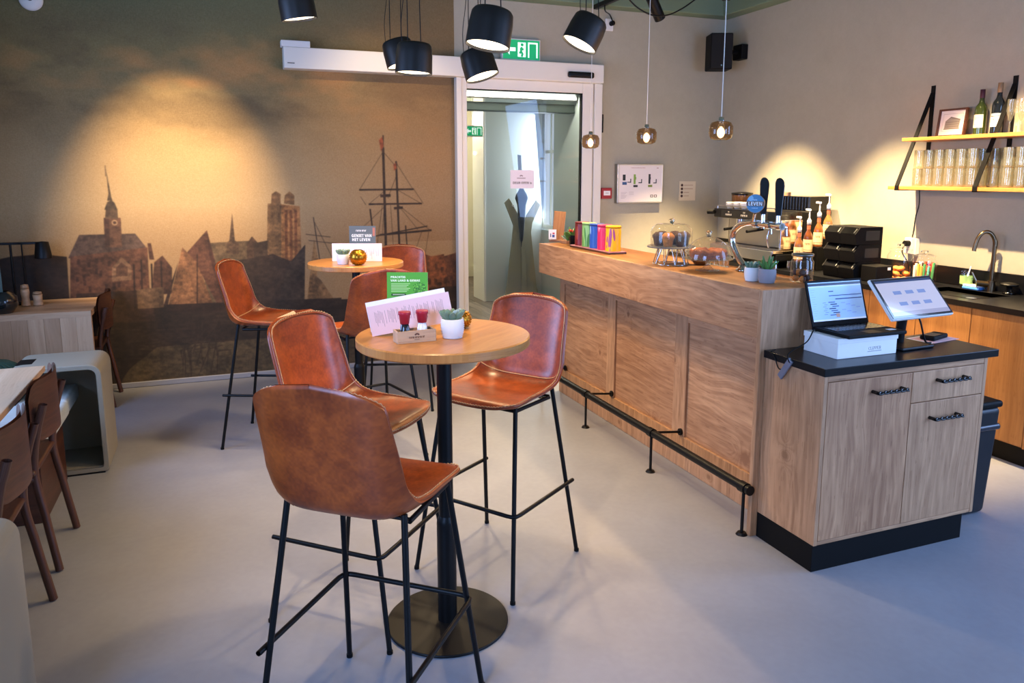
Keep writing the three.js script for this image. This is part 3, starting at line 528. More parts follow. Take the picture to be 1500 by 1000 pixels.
wineBottle(1461, 'black wine bottle with tan capsule and white label', 0x12161c, 0x8a6a48, (c, w, h) => { c.fillStyle = '#8fa0ac'; c.fillRect(0, 0, w, 34); c.fillStyle = '#ece8e0'; c.fillRect(0, 40, w, h); c.fillStyle = '#444'; c.beginPath(); c.arc(w / 2, 74, 12, 0, 7); c.fill(); c.fillRect(76, 100, 104, 4); }, 1.1);
const fluteGeo = lathe([[0, 0], [0.03, 0.001], [0.006, 0.008], [0.0045, 0.07], [0.012, 0.09], [0.024, 0.14], [0.021, 0.21]], 20);
const tumblerGeo = lathe([[0, 0.012], [0.030, 0.012], [0.033, 0.0], [0.0345, 0.004], [0.036, 0.02], [0.0345, 0.036], [0.036, 0.052], [0.0345, 0.068], [0.037, 0.085], [0.037, 0.123], [0.0355, 0.125], [0.0335, 0.06], [0.031, 0.014]], 12);
const shortGeo = lathe([[0, 0.014], [0.033, 0.014], [0.035, 0], [0.037, 0.004], [0.038, 0.09]], 14);
const wineGeo = lathe([[0, 0], [0.035, 0.001], [0.006, 0.008], [0.0045, 0.075], [0.02, 0.09], [0.039, 0.125], [0.036, 0.18]], 20);
for (const [px, x] of [[1478, 4.66], [1494, 4.66], [1488, 4.75]]) { const p = onX(px, 190, x); tag(mesh('champagne_flute', fluteGeo, M.glassware, null, [x, SY2 + 0.024, p.z]), 'upturned champagne flute on the upper shelf beside wine bottles', 'glass', 'flutes on the upper shelf').rotation.x = 0; }
{ // glasses on the lower shelf, three deep
  let z = -4.09;
  for (let i = 0; i < 12; i++) { for (let k = 0; k < 3; k++) for (let up = 0; up < (i < 1 ? 1 : 2); up++) { const short = i < 1 && k === 0; if (k === 0 && strapZ.some((s) => Math.abs(s - z) < 0.085)) continue; tag(mesh(short ? 'short_tumbler' : 'tumbler', short ? shortGeo : tumblerGeo, M.glassware, null, [4.625 + k * 0.076, SY1 + 0.0245 + up * 0.1255, z + (k % 2) * 0.012]), short ? 'short cut glass tumbler at the end of the lower shelf' : 'clear drinking glass in rows on the lower shelf', 'glass', short ? undefined : 'drinking glasses on the lower shelf'); } z += 0.082; if (i === 11) z += 0; }
  for (let i = 0; i < 4; i++) for (let k = 0; k < 2; k++) tag(mesh('wine_glass', wineGeo, M.glassware, null, [4.60 + k * 0.1, SY1 + 0.0245, -3.08 + i * 0.09]), 'stemmed wine glass at the near end of lower shelf', 'glass', 'wine glasses on the lower shelf');
}
// ---------------------------------------------------------------- bar tables
const TT = 1.118;
function barTable(label, x, z) {
  const g = thing('bar_table', label, 'table', [x, 0, z]);
  const top = lathe([[0, TT - 0.034], [0.306, TT - 0.034], [0.31, TT - 0.03], [0.31, TT - 0.004], [0.306, TT], [0, TT]], 96);
  mesh('tabletop', uvm(top, 'x', 0.7, 1.4), M.beech, g, [0, 0, 0]).rotation.y = 0.7;
  mesh('column', [cyl(0.027, 0.027, 0.76, 28).translate(0, 0.325, 0), lathe([[0.036, 0.012], [0.036, 0.40], [0.034, 0.415], [0.027, 0.43]], 28)], M.black, g);
  mesh('base_plate', lathe([[0, 0], [0.228, 0], [0.23, 0.003], [0.23, 0.008], [0.226, 0.012], [0, 0.013]], 64), M.black, g);
  mesh('top_flange', rb(-0.11, 0.11, TT - 0.044, TT - 0.034, -0.11, 0.11, 0.002), M.black, g);
  return g;
}
barTable('round bar table with condiment box, menu and green card', 0.724, -2.558);
barTable('round bar table by the mural with brass candle holder and menus', 0.82, -4.985);

// ---------------------------------------------------------------- bar stools
function shellGeo() {
  const c3 = (a) => new THREE.CatmullRomCurve3(a.map(([z, y]) => V(0, y, z)), false, 'centripetal');
  const C = c3([[0.222, 0.772], [0.205, 0.789], [0.15, 0.792], [0.05, 0.782], [-0.08, 0.772], [-0.16, 0.776], [-0.196, 0.80], [-0.212, 0.86], [-0.236, 0.96], [-0.258, 1.06], [-0.272, 1.15]]);
  const E = c3([[0.222, 0.772], [0.205, 0.788], [0.15, 0.794], [0.06, 0.798], [-0.05, 0.804], [-0.125, 0.822], [-0.17, 0.87], [-0.19, 0.935], [-0.21, 1.00], [-0.232, 1.07], [-0.252, 1.15]]);
  const hw = (s) => {
    let w = s < 0.5 ? 0.210 : 0.210 - (s - 0.5) * 0.05;
    if (s < 0.085) w *= Math.pow(Math.max(0, 1 - Math.pow((0.085 - s) / 0.085, 2.6)), 1 / 2.6);
    if (s > 0.915) w *= Math.pow(Math.max(0, 1 - Math.pow((s - 0.915) / 0.085, 2.5)), 1 / 2.5);
    return w;
  };
  const pt = (u, s) => { const a = C.getPointAt(s), b = E.getPointAt(s), k = Math.pow(Math.abs(u), 5) * Math.min(1, Math.min(s / 0.2, (1 - s) / 0.06)); const p = a.lerp(b, k); p.x = u * hw(s); return p; };
  const NU = 22, NV = 54, S = []; for (let j = 0; j <= NV; j++) { const t = j / NV; S.push(Math.max(0, Math.min(1, t - 0.09 * Math.sin(2 * Math.PI * t) / 1.0))); }
  const pos = [], uv = [], idx = [];
  for (let j = 0; j <= NV; j++) for (let i = 0; i <= NU; i++) { const u = i / NU * 2 - 1, p = pt(u, S[j]); pos.push(p.x, p.y, p.z); uv.push(p.x * 1.6 + 0.5, S[j] * 1.3); }
  for (let j = 0; j < NV; j++) for (let i = 0; i < NU; i++) { const a = j * (NU + 1) + i, b = a + 1, c = a + NU + 1, d = c + 1; idx.push(a, b, c, b, d, c); }
  const g = new THREE.BufferGeometry(); g.setAttribute('position', new THREE.Float32BufferAttribute(pos, 3)); g.setAttribute('uv', new THREE.Float32BufferAttribute(uv, 2)); g.setIndex(idx); g.computeVertexNormals();
  // second skin below, then a closing rim
  const n = g.attributes.normal, up = n.getY(10 * (NU + 1) + NU / 2) > 0 ? 1 : -1, N = (NU + 1) * (NV + 1), th = 0.016;
  const nrm = []; for (let i = 0; i < N; i++) nrm.push(V(n.getX(i), n.getY(i), n.getZ(i)).multiplyScalar(up));
  for (let j of [0, NV]) { const m = nrm[j * (NU + 1) + NU / 2].clone(); if (m.lengthSq() < 0.1) m.set(0, 1, 0); for (let i = 0; i <= NU; i++) if (nrm[j * (NU + 1) + i].lengthSq() < 0.5) nrm[j * (NU + 1) + i].copy(nrm[(j ? NV - 1 : 1) * (NU + 1) + NU / 2]); }
  const pos2 = pos.slice(), uv2 = uv.slice(), idx2 = idx.slice();
  for (let i = 0; i < N; i++) { pos2.push(pos[3 * i] - nrm[i].x * th, pos[3 * i + 1] - nrm[i].y * th, pos[3 * i + 2] - nrm[i].z * th); uv2.push(uv[2 * i] + 0.37, uv[2 * i + 1] + 0.21); }
  for (let i = 0; i < idx.length; i += 3) idx2.push(N + idx[i], N + idx[i + 2], N + idx[i + 1]);
  const rim = []; for (let j = 0; j < NV; j++) for (const e of [0, NU]) { const a = j * (NU + 1) + e, c = a + NU + 1; rim.push(a, c, N + a, c, N + c, N + a); }
  const body = new THREE.BufferGeometry(); body.setAttribute('position', new THREE.Float32BufferAttribute(pos2, 3)); body.setAttribute('uv', new THREE.Float32BufferAttribute(uv2, 2)); body.setIndex(idx2); body.computeVertexNormals();
  const rimG = new THREE.BufferGeometry(); rimG.setAttribute('position', new THREE.Float32BufferAttribute(pos2, 3)); rimG.setAttribute('uv', new THREE.Float32BufferAttribute(uv2, 2)); rimG.setIndex(rim); const rimN = rimG.toNonIndexed(); rimN.computeVertexNormals();
  const edge = []; for (let j = 0; j <= NV; j++) edge.push(pt(1, S[j])); for (let j = NV - 1; j > 0; j--) edge.push(pt(-1, S[j]));
  const seam = []; for (let i = 0; i <= 16; i++) { const p = pt(i / 8 - 1, 0.545); p.y += 0.0015; p.z += 0.002; seam.push(p); }
  return { body: [body.toNonIndexed(), rimN], edge, seam };
}
const SG = shellGeo();
const stitchGeo = (() => { // zigzag thread over the rim
  const cv = new THREE.CatmullRomCurve3(SG.edge, true, 'centripetal'), pts = []; const n = 300;
  for (let i = 0; i < n; i++) { const p = cv.getPointAt(i / n); p.y += 0.0022 * (i % 2 ? 1 : -1) + 0.001; p.z += 0.002; pts.push(p); }
  return new THREE.TubeGeometry(new THREE.CatmullRomCurve3(pts, true, 'catmullrom', 0.1), 600, 0.0016, 4, true);
})();
const pipingGeo = curve(SG.edge.map((p) => V(p.x, p.y - 0.006, p.z - 0.004)), 0.0075, 200, true, 8);
const seamGeo = curve(SG.seam, 0.0022, 40, false, 6);
function stool(label, x, z, deg) {
  const g = thing('bar_stool', label, 'bar stool', [x, 0, z], deg * Math.PI / 180);
  const sh = mesh('seat_shell', SG.body.map((q) => q.clone()), M.leather, g);
  mesh('piping', pipingGeo, M.leather, sh); mesh('stitching', stitchGeo, M.stitch, sh); mesh('seam', seamGeo, M.stitch, sh);
  const wf = 0.2495, df = 0.2605, wt = 0.185, dt = 0.1445, ht = 0.762, leg = (sx, sz) => [V(sx * wf, 0.003, sz * df), V(sx * wt, ht - 0.005, sz * dt)];
  for (const sx of [-1, 1]) for (const sz of [-1, 1]) { const [a, b] = leg(sx, sz); const l = mesh('leg', rod(a, a.clone().lerp(b, 1.028), 0.0092, 12), M.black, g); mesh('foot_cap', cyl(0.011, 0.011, 0.012, 12), M.blackMatte, l, [a.x, 0, a.z]); }
  const at = (sx, sz, h, out) => { const [a, b] = leg(sx, sz), p = a.clone().lerp(b, h / ht); p.x += sx * out; return p; };
  const hf = 0.343, bl = at(-1, -1, hf, 0.014), br = at(1, -1, hf, 0.014), fl = at(-1, 1, hf, 0.014), fr = at(1, 1, hf, 0.014);
  fl.z += 0.014; fr.z += 0.014; bl.z -= 0.035; br.z -= 0.035;
  mesh('footrest', bentRod([bl, fl, fr, br], 0.0085, 0.035), M.black, g);
  const fy = ht - 0.016, a = V(-wt, fy, -dt), b = V(-wt, fy + 0.006, dt), c = V(wt, fy + 0.006, dt), d = V(wt, fy, -dt); a.z += 0.03; d.z += 0.03;
  mesh('seat_frame', [rod(a, b, 0.008), rod(b, c, 0.008), rod(c, d, 0.008), rod(d.clone().setY(fy + 0.006), a.clone().setY(fy + 0.006), 0.006)], M.black, g);
  return g;
}
stool('cognac leather bar stool with its back turned at the condiment-box table', 0.366, -2.114, 140.5);
stool('cognac leather bar stool at the condiment-box table, between two stools and facing bar', 0.455, -2.80, 47);
stool('cognac leather bar stool between the condiment-box table and the bar counter', 1.065, -2.927, -54.8);
stool('cognac leather bar stool beside the mural, facing the far table from the left', 0.27, -4.95, 67);
stool('cognac leather bar stool with its back turned at the candle-holder table', 0.785, -4.46, 194);
stool('cognac leather bar stool on the far side of candle-holder table, facing room', 1.19, -5.42, -17);

// ---------------------------------------------------------------- left side: tables, benches, chairs
{
  const g = thing('dining_table', 'pale oak table with solid plank end against the mural', 'table');
  const y = 0.75, x0 = XL + 0.01, x1 = -0.874, z0 = -6.53, z1 = -5.87, n = 9, ms = [M.pale, M.pale2, M.honey];
  for (let i = 0; i < n; i++) { const a = x0 + (x1 - x0) * i / n, b = x0 + (x1 - x0) * (i + 1) / n - 0.0008; mesh('stave', wbox(a, b, 0.0, y - 0.04, z1 - 0.04, z1, 'y', 0.001), ms[[0, 1, 0, 1, 1, 0, 1, 0, 0][i]], g); }
  const k = 6; for (let i = 0; i < k; i++) { const a = z0 + (z1 - z0) * i / k, b = z0 + (z1 - z0) * (i + 1) / k - 0.0008; mesh('top_stave', wbox(x0, x1, y - 0.04, y, a, b, 'x', 0.001), ms[[0, 1, 0, 0, 1, 0][i]], g); }
  mesh('end_panel', wbox(x0, x1 - 0.1, 0, y - 0.04, z0, z0 + 0.04, 'y'), M.pale2, g);
}
{
  const g = thing('dining_table', 'pale dining table with two walnut chairs along its edge', 'table');
  mesh('tabletop', wbox(XL + 0.02, -0.85, 0.722, 0.75, -4.226, -2.9, 'z', 0.004), M.pale, g);
  for (const [x, z] of [[-1.66, -3.95], [-1.34, -3.95], [-1.66, -3.05], [-1.34, -3.05]]) mesh('leg', wbox(x - 0.03, x + 0.03, 0, 0.722, z - 0.03, z + 0.03, 'y', 0.006), M.pale2, g);
}
// arm hoop: rounded sheet loop with a closed back
function hoop(x0, x1, h, z0, z1, parent) {
  const t = 0.022, w = x1 - x0, shape = (a, b, y0, y1, r) => { const s = new THREE.Shape(); s.moveTo(a, y0 + 0.02); s.lineTo(a, y1 - r); s.quadraticCurveTo(a, y1, a + r, y1); s.lineTo(b - r, y1); s.quadraticCurveTo(b, y1, b, y1 - r); s.lineTo(b, y0 + 0.02); s.quadraticCurveTo(b, y0, b - 0.02, y0); s.lineTo(a + 0.02, y0); s.quadraticCurveTo(a, y0, a, y0 + 0.02); return s; };
  const o = shape(x0, x1, 0.012, h, 0.07); o.holes.push(shape(x0 + t, x1 - t, 0.012 + t, h - t, 0.05));
  mesh('arm_hoop', new THREE.ExtrudeGeometry(o, { depth: z1 - z0, bevelEnabled: true, bevelSize: 0.003, bevelThickness: 0.003, bevelSegments: 1, curveSegments: 10 }).translate(0, 0, z0), M.benchGrey, parent);
  const i1 = shape(x0 + t, x1 - t, 0.012 + t, h - t, 0.05); i1.holes.push(shape(x0 + t + 0.004, x1 - t - 0.004, 0.016 + t, h - t - 0.004, 0.046));
  mesh('lining', new THREE.ExtrudeGeometry(i1, { depth: z1 - z0 - 0.012, bevelEnabled: false, curveSegments: 10 }).translate(0, 0, z0 + 0.004), M.benchGrey, parent);
  mesh('back_board', bx(x0 + t, x1 - t, 0.03, h - t - 0.002, z0 + 0.006, z0 + 0.016), M.benchGrey, parent);
  mesh('base_strip', bx(x0 + 0.02, x1 - 0.02, 0, 0.012, z0, z1), M.black, parent);
}
{
  const g = thing('window_bench', 'pale grey upholstered bench between hooped arms below the window', 'bench');
  hoop(-1.14, -0.675, 0.633, -5.06, -4.67, g);
  mesh('handle_slot', rb(-1.11, -1.03, 0.6325, 0.6375, -4.93, -4.80, 0.002), M.blackMatte, g);
  hoop(-1.14, -0.645, 0.633, -2.62, -2.23, g);
  mesh('seat_cushion', rb(XL + 0.05, -0.84, 0.36, 0.45, -4.66, -4.04, 0.03, 4), M.cushion, g);
  mesh('seat_cushion', rb(-1.10, -0.85, 0.36, 0.45, -5.03, -4.665, 0.02, 4), M.cushion, g);
  mesh('seat_box', [wbox(XL + 0.05, -0.88, 0, 0.36, -4.64, -4.06, 'z')], M.walnut, g);
}
function chair(label, x, z, deg) {
  const g = thing('dining_chair', label, 'chair', [x, 0, z], deg * Math.PI / 180);
  for (const s of [-1, 1]) {
    mesh('leg', curve([V(s * 0.215, 0.004, -0.25), V(s * 0.20, 0.25, -0.215), V(s * 0.19, 0.45, -0.19), V(s * 0.20, 0.62, -0.215), V(s * 0.205, 0.74, -0.25)], 0.0165, 30), M.walnut, g);
    mesh('leg', curve([V(s * 0.21, 0.004, 0.22), V(s * 0.195, 0.25, 0.195), V(s * 0.185, 0.44, 0.18)], 0.0165, 16), M.walnut, g);
    mesh('side_rail', rod(V(s * 0.19, 0.415, -0.19), V(s * 0.186, 0.415, 0.18), 0.016), M.walnut, g);
  }
  mesh('seat', rb(-0.225, 0.225, 0.435, 0.46, -0.20, 0.235, 0.012, 3), M.walnut, g);
  const back = new THREE.CylinderGeometry(0.46, 0.46, 0.26, 24, 4, true, Math.PI - 0.5, 1.0), p = back.attributes.position;   // curved panel, rounded corners
  for (let i = 0; i < p.count; i++) { const a = p.getX(i) / 0.22, y = p.getY(i) / 0.13; const r = Math.abs(a) > 0.72 ? Math.sqrt(Math.max(0, 1 - ((Math.abs(a) - 0.72) / 0.28) ** 2)) : 1; p.setY(i, p.getY(i) * (0.45 + 0.55 * r)); }
  back.computeVertexNormals();
  const outer = back.clone(), q = outer.attributes.position; for (let i = 0; i < q.count; i++) { q.setX(i, q.getX(i) * 1.035); q.setZ(i, q.getZ(i) * 1.035); }
  mesh('backrest', [back, outer].map((b) => b.translate(0, 0.705, 0.215).rotateX(0)), std({ map: walnut, roughness: 0.42, side: THREE.DoubleSide }), g);
  return g;
}
chair('dark walnut dining chair beside the bench, under the pale table', -0.98, -3.73, -90);
chair('dark walnut dining chair nearest bench arm, pushed under pale table', -0.96, -3.05, -90);
chair('dark walnut dining chair at the plank-end table against the mural', -1.05, -6.23, -90);
{
  const p = [-1.40, 0.45, -5.45], g = thing('knitted_pouf', 'dark green knitted round pouf beside the plank-end table', 'pouf', [p[0], 0, p[2]]);
  mesh('cover', lathe([[0, 0], [0.16, 0.01], [0.24, 0.1], [0.26, 0.25], [0.22, 0.4], [0.12, 0.5], [0, 0.53]], 40), M.knit, g);
  for (let i = 0; i < 30; i++) { const a = i / 30 * Math.PI * 2, pts = []; for (let k = 0; k <= 12; k++) { const t = k / 12, r = [0.02, 0.16, 0.24, 0.262, 0.225, 0.125, 0.01], y = [0.003, 0.012, 0.1, 0.25, 0.402, 0.503, 0.534], f = t * 5.99, j = Math.floor(f), u = f - j; const R = r[j] + (r[j + 1] - r[j]) * u, Y = y[j] + (y[j + 1] - y[j]) * u; pts.push(V(Math.cos(a + t * 0.5) * R, Y + 0.004, Math.sin(a + t * 0.5) * R)); } mesh('rib', curve(pts, 0.011, 24, false, 5), M.knit, g); }
}
// things on the plank-end table
{
  const q = onY(37, 442, 0.75);
  const a = thing('table_lamp', 'black table lamp with low shade by the mural', 'table lamp', [-1.42, 0.75, -6.36]);
  mesh('base', lathe([[0, 0], [0.07, 0], [0.07, 0.012], [0, 0.014]], 28), M.black, a); mesh('stem', [rod(V(0, 0.01, 0), V(0, 0.44, 0), 0.008), rod(V(0.07, 0.01, 0), V(0.07, 0.44, 0), 0.005)], M.black, a);
  mesh('arm', rb(-0.14, 0.22, 0.435, 0.452, -0.012, 0.012, 0.003), M.black, a); mesh('lamp_shade', lathe([[0.05, 0.33], [0.058, 0.335], [0.042, 0.45], [0, 0.455]], 24), M.black, a, [0.2, 0, 0]);
  const s1 = thing('pepper_mill', 'tall pale wooden pepper mill on the plank-end table', 'mill', [-1.335, 0.75, -6.25]);
  mesh('body', lathe([[0, 0], [0.028, 0], [0.03, 0.01], [0.024, 0.06], [0.028, 0.1], [0.026, 0.125], [0, 0.125]], 24), M.pale, s1); mesh('cap', lathe([[0, 0.125], [0.027, 0.128], [0.024, 0.155], [0, 0.16]], 24), M.pale2, s1);
  const s2 = thing('salt_mill', 'short pale wooden salt mill beside the pepper mill', 'mill', [-1.26, 0.75, -6.25]);
  mesh('body', lathe([[0, 0], [0.03, 0], [0.032, 0.01], [0.028, 0.05], [0.032, 0.08], [0, 0.08]], 24), M.pale, s2); mesh('cap', lathe([[0, 0.08], [0.03, 0.083], [0.026, 0.10], [0, 0.104]], 24), M.pale2, s2);
  const v = thing('dark_vase', 'dark round vase with one tall blade leaf on the plank-end table', 'vase', [-1.42, 0.75, -5.99]);
  mesh('bowl', lathe([[0, 0], [0.06, 0], [0.095, 0.05], [0.09, 0.11], [0.055, 0.15], [0.05, 0.145], [0.085, 0.105], [0.088, 0.05], [0, 0.01]], 32), phys({ color: 0x14181c, roughness: 0.15, clearcoat: 0.5 }), v);
  const bl = new THREE.Shape(); bl.moveTo(-0.012, 0.04); bl.quadraticCurveTo(-0.03, 0.45, 0.0, 0.84); bl.quadraticCurveTo(0.034, 0.45, 0.012, 0.04); bl.closePath();
  mesh('blade_leaf', new THREE.ExtrudeGeometry(bl, { depth: 0.004, bevelEnabled: false, curveSegments: 12 }).rotateZ(0.03), std({ color: 0x4c5f58, roughness: 0.5 }), v);
}

// ---------------------------------------------------------------- drum pendants
const LD = 0.2;
function pendant(label, px, py, wpx, angle, lean) {      // px,py: middle of the opening; angle: tilt seen from the room's front; lean: towards the viewer
  const d = dir(px, py), t = (F * LD / wpx) / d.dot(FW) , p = camera.position.clone().addScaledVector(d, t);
  const axis = V(0, -Math.cos(angle), 0).addScaledVector(RT, Math.sin(angle)).addScaledVector(V(-FW.x, 0, -FW.z), lean).normalize();   // way the light leaves
  const h = LD * 0.80;
  const g = thing('pendant_lamp', label, 'pendant lamp', [p.x, p.y, p.z], 0, 'drum pendants hung as a cluster');
  const q = new THREE.Quaternion().setFromUnitVectors(V(0, -1, 0), axis), turn = (geo) => geo.applyQuaternion(q);
  const R = LD / 2;
  mesh('lamp_shade', turn(lathe([[R, 0], [R * 0.985, h * 0.6], [R * 0.93, h * 0.90], [R * 0.84, h * 0.98], [R * 0.7, h], [0, h], [0, h - 0.006], [R * 0.68, h - 0.006], [R * 0.88, h * 0.88], [R * 0.955, h * 0.58], [R * 0.965, 0], [R, 0]], 48)), M.lampBlack, g);
  mesh('light_disc', turn(lathe([[R * 0.955, 0.012], [0, 0.012]], 40)), std({ color: 0xfff4e0, emissive: new THREE.Color().setRGB(1, 0.82, 0.56), emissiveIntensity: 6, side: THREE.DoubleSide }), g);
  const top = V(0, h, 0).applyQuaternion(q), side = RT.clone().multiplyScalar(R * 0.35), c0 = top.clone().add(side), c1 = top.clone().sub(side), ceil = CEIL - p.y - 0.002;
  mesh('cable', rod(c0, V(c0.x * 0.6, ceil, c0.z * 0.6), 0.0026, 6), M.black, g);
  mesh('cable', rod(c1, V(c1.x * 1.0, ceil, c1.z), 0.0026, 6), M.black, g);
  const cp = c1.clone().add(V(-0.035, 0.1, 0)); mesh('cable_loop', curve([c1.clone().add(V(-0.03, -0.02, 0)), cp, c1.clone().add(V(-0.012, 0.3, 0)), V(c1.x, ceil, c1.z)], 0.002, 30, false, 6), M.black, g);
  spot('pendant_beam', p.clone().addScaledVector(axis, 0.004), p.clone().addScaledVector(axis, 2), PEND, 0.92, 0.6, 2.5);
}
const PEND = 9.5;
pendant('black drum pendant lamp hanging almost level before the door operator box', 606, 108, 54, -0.04, 0.02); pendant('black drum pendant lamp half hidden behind the almost level pendant', 590, 96, 46, 0.27, 0.06); pendant('black drum pendant lamp overlapping the lit exit sign', 714, 68, 66, -0.16, 0.10); pendant('black drum pendant lamp tilted just below the one overlapping the exit sign', 707, 113, 50, 0.30, 0.12); pendant('strongly tilted black drum pendant lamp between exit sign and wall speaker', 848, 66, 54, -0.47, 0.10); pendant('black drum pendant lamp hanging above the free end of door operator box', 439, 29, 52, 0.14, -0.1);

// ---------------------------------------------------------------- smoked glass pendants above the bar
for (const [px, py, where] of [[865, 207, 'in front of the glass door frame'], [947, 199, 'in front of the escape plan wall'], [1056, 191, 'closest to the beer tap']]) {
  const p = onX(px, py, 2.62), g = thing('globe_pendant', `small smoked glass pendant lamp above the bar ${where}`, 'pendant lamp', [p.x, p.y, p.z], 0, 'glass pendants above the bar');
  mesh('glass_shade', lathe([[0.012, 0.05], [0.03, 0.05], [0.055, 0.042], [0.066, 0.02], [0.066, -0.02], [0.058, -0.042], [0.036, -0.052]], 36), M.smoke, g);
  mesh('socket', lathe([[0, 0.075], [0.014, 0.072], [0.018, 0.05], [0.018, 0.02], [0, 0.018]], 20), M.chrome, g);
  mesh('bulb', new THREE.SphereGeometry(0.021, 16, 12).scale(1, 1.4, 1), M.bulb, g, [0, -0.012, 0]);
  mesh('cord', rod(V(0, 0.07, 0), V(0, CEIL - p.y - 0.002, 0), 0.0022, 6), M.white, g);
  const l = new THREE.PointLight(WARM, 5); l.position.set(p.x, p.y - 0.012, p.z); l.castShadow = true; l.shadow.radius = 1; scene.add(l);
}
// ceiling spots out of view: one on the mural, two down the kitchen wall
function ceilingSpot(label, pos, target, intensity, angle, pen) {
  const d = target.clone().sub(pos).normalize(), g = thing('ceiling_spot', label, 'spotlight', [pos.x, pos.y, pos.z]), q = new THREE.Quaternion().setFromUnitVectors(V(0, -1, 0), d);
  mesh('spot_body', lathe([[0.036, -0.01], [0.04, 0], [0.04, 0.14], [0, 0.145], [0, 0.02], [0.034, 0.015], [0.036, -0.01]], 24).applyQuaternion(q), M.black, g);
  mesh('light_disc', lathe([[0.033, 0.006], [0, 0.006]], 24).applyQuaternion(q), M.bulb, g);
  mesh('bracket', rod(V(0, 0.13, 0).applyQuaternion(q), V(0, CEIL - pos.y - 0.002, 0), 0.008), M.black, g);
  spot('ceiling_spot_beam', pos.clone().addScaledVector(d, 0.03), target, intensity, angle, pen, 1.2);
}
{
  const a = onZ(262, 285, ZB); ceilingSpot('black ceiling spotlight aimed at the middle of the mural', V(-0.15, 3.2, -5.1), a, 85, 0.42, 1.0);
  ceilingSpot('black ceiling spotlight aimed at the ship side of the mural', V(1.3, 3.2, -5.2), V(1.35, 1.9, ZB), 9, 0.6, 1.0);
  const z1 = onX(1165, 205, XR).z, z2 = onX(1345, 210, XR).z;
  ceilingSpot('black ceiling spotlight above the coffee machine', V(4.02, 3.12, z1), V(4.12, 0, z1), 180, 0.60, 0.35);
  ceilingSpot('black ceiling spotlight above the wall shelves', V(4.02, 3.12, z2 - 0.15), V(4.12, 0, z2 - 0.1), 180, 0.60, 0.35);
  ceilingSpot('black ceiling spotlight aimed at the sink wall', V(3.45, 3.15, -3.3), V(4.75, 1.2, -3.45), 130, 0.4, 0.5);
  ceilingSpot('black ceiling spotlight above the condiment-box table', V(0.15, 3.15, -1.7), V(0.72, 0.9, -2.6), 20, 0.52, 0.7);
}
// ---------------------------------------------------------------- things on the tables
const FH = V(FW.x, 0, FW.z).normalize();
const depthOf = (p) => p.clone().sub(camera.position).dot(FW);
function facing(px, py, ref) { const d = dir(px, py), t = depthOf(ref) / F; return camera.position.clone().addScaledVector(d, t); }
const CAMTURN = -YAW;                                  // turns a thing's front towards where the photograph was taken
function pottedSucculent(label, p, r, h, potMat, kind, ribs = true) {
  const g = thing('succulent_pot', label, 'plant', [p.x, p.y, p.z]);
  const prof = [[0, 0], [r * 0.72, 0]]; const n = ribs ? 9 : 5; for (let i = 0; i <= n; i++) { const t = i / n; const b = r * (0.74 + 0.5 * Math.sin(Math.PI * (0.12 + t * 0.62)) * 0.52); prof.push([b, h * t + 0.001]); if (ribs && i < n) prof.push([b * 0.945, h * (t + 0.5 / n)]); }
  const er = prof[prof.length - 1][0]; prof.push([er * 0.9, h], [er * 0.86, h * 0.86], [0, h * 0.86]);
  mesh('pot', lathe(prof, 32), potMat, g);
  const leafG = (L, w) => new THREE.SphereGeometry(1, 10, 8).scale(w, L / 2, w * 0.5).translate(0, L / 2, 0);
  const N = kind === 'agave' ? 9 : 13;
  for (let i = 0; i < N; i++) {
    const ring = i < N * 0.55 ? 0 : 1, a = i * 2.4, tilt = kind === 'agave' ? (ring ? 0.25 : 0.75) : (ring ? 0.3 : 0.8), L = kind === 'agave' ? h * (ring ? 1.05 : 0.95) : r * (ring ? 1.0 : 1.25), w = kind === 'agave' ? r * 0.16 : r * 0.28;
    mesh('leaf', leafG(L, w), i % 3 === 2 && kind === 'rosette' ? M.paleSucc : kind === 'agave' ? M.leaf : M.succulent, g, [Math.cos(a) * er * 0.18, h * 0.88, Math.sin(a) * er * 0.18], [Math.sin(a) * tilt, 0, -Math.cos(a) * tilt]);
  }
  return g;
}
function brassGlobe(label, p, r) {
  const g = thing('candle_holder', label, 'candle holder', [p.x, p.y, p.z]);
  const pts = []; for (let i = 0; i <= 20; i++) { const a = -1.15 + (2.2) * i / 20; pts.push([Math.cos(a) * r, r * 0.92 + Math.sin(a) * r]); } pts.push([r * 0.47, r * 1.78]);
  mesh('globe', lathe([[0, 0.001], ...pts], 36), M.brass, g);
  for (let j = 0; j < 7; j++) for (let i = 0; i < 18; i++) { const a = i / 18 * 6.2832 + (j % 2) * 0.17, e = -0.8 + j * 0.26; if (i % 1 === 0) mesh('stud', studGeo, M.brass, g, [Math.cos(a) * Math.cos(e) * r, r * 0.92 + Math.sin(e) * r, Math.sin(a) * Math.cos(e) * r]); }
}
const studGeo = new THREE.SphereGeometry(0.0034, 6, 4);
function card(name, label, w, h, c, turn, draw, res = [400, 280], lean = 0.12, roll = 0, group) {
  const g = thing(name, label, 'card', [c.x, c.y, c.z], turn);
  const box = new THREE.BoxGeometry(w, h, 0.0016).rotateZ(roll).rotateX(-lean), pl = plane(w, h).translate(0, 0, 0.0012).rotateZ(roll).rotateX(-lean);
  mesh('sheet', box, M.paper, g); mesh('print', pl, printed(res[0], res[1], draw), g);
  return g;
}
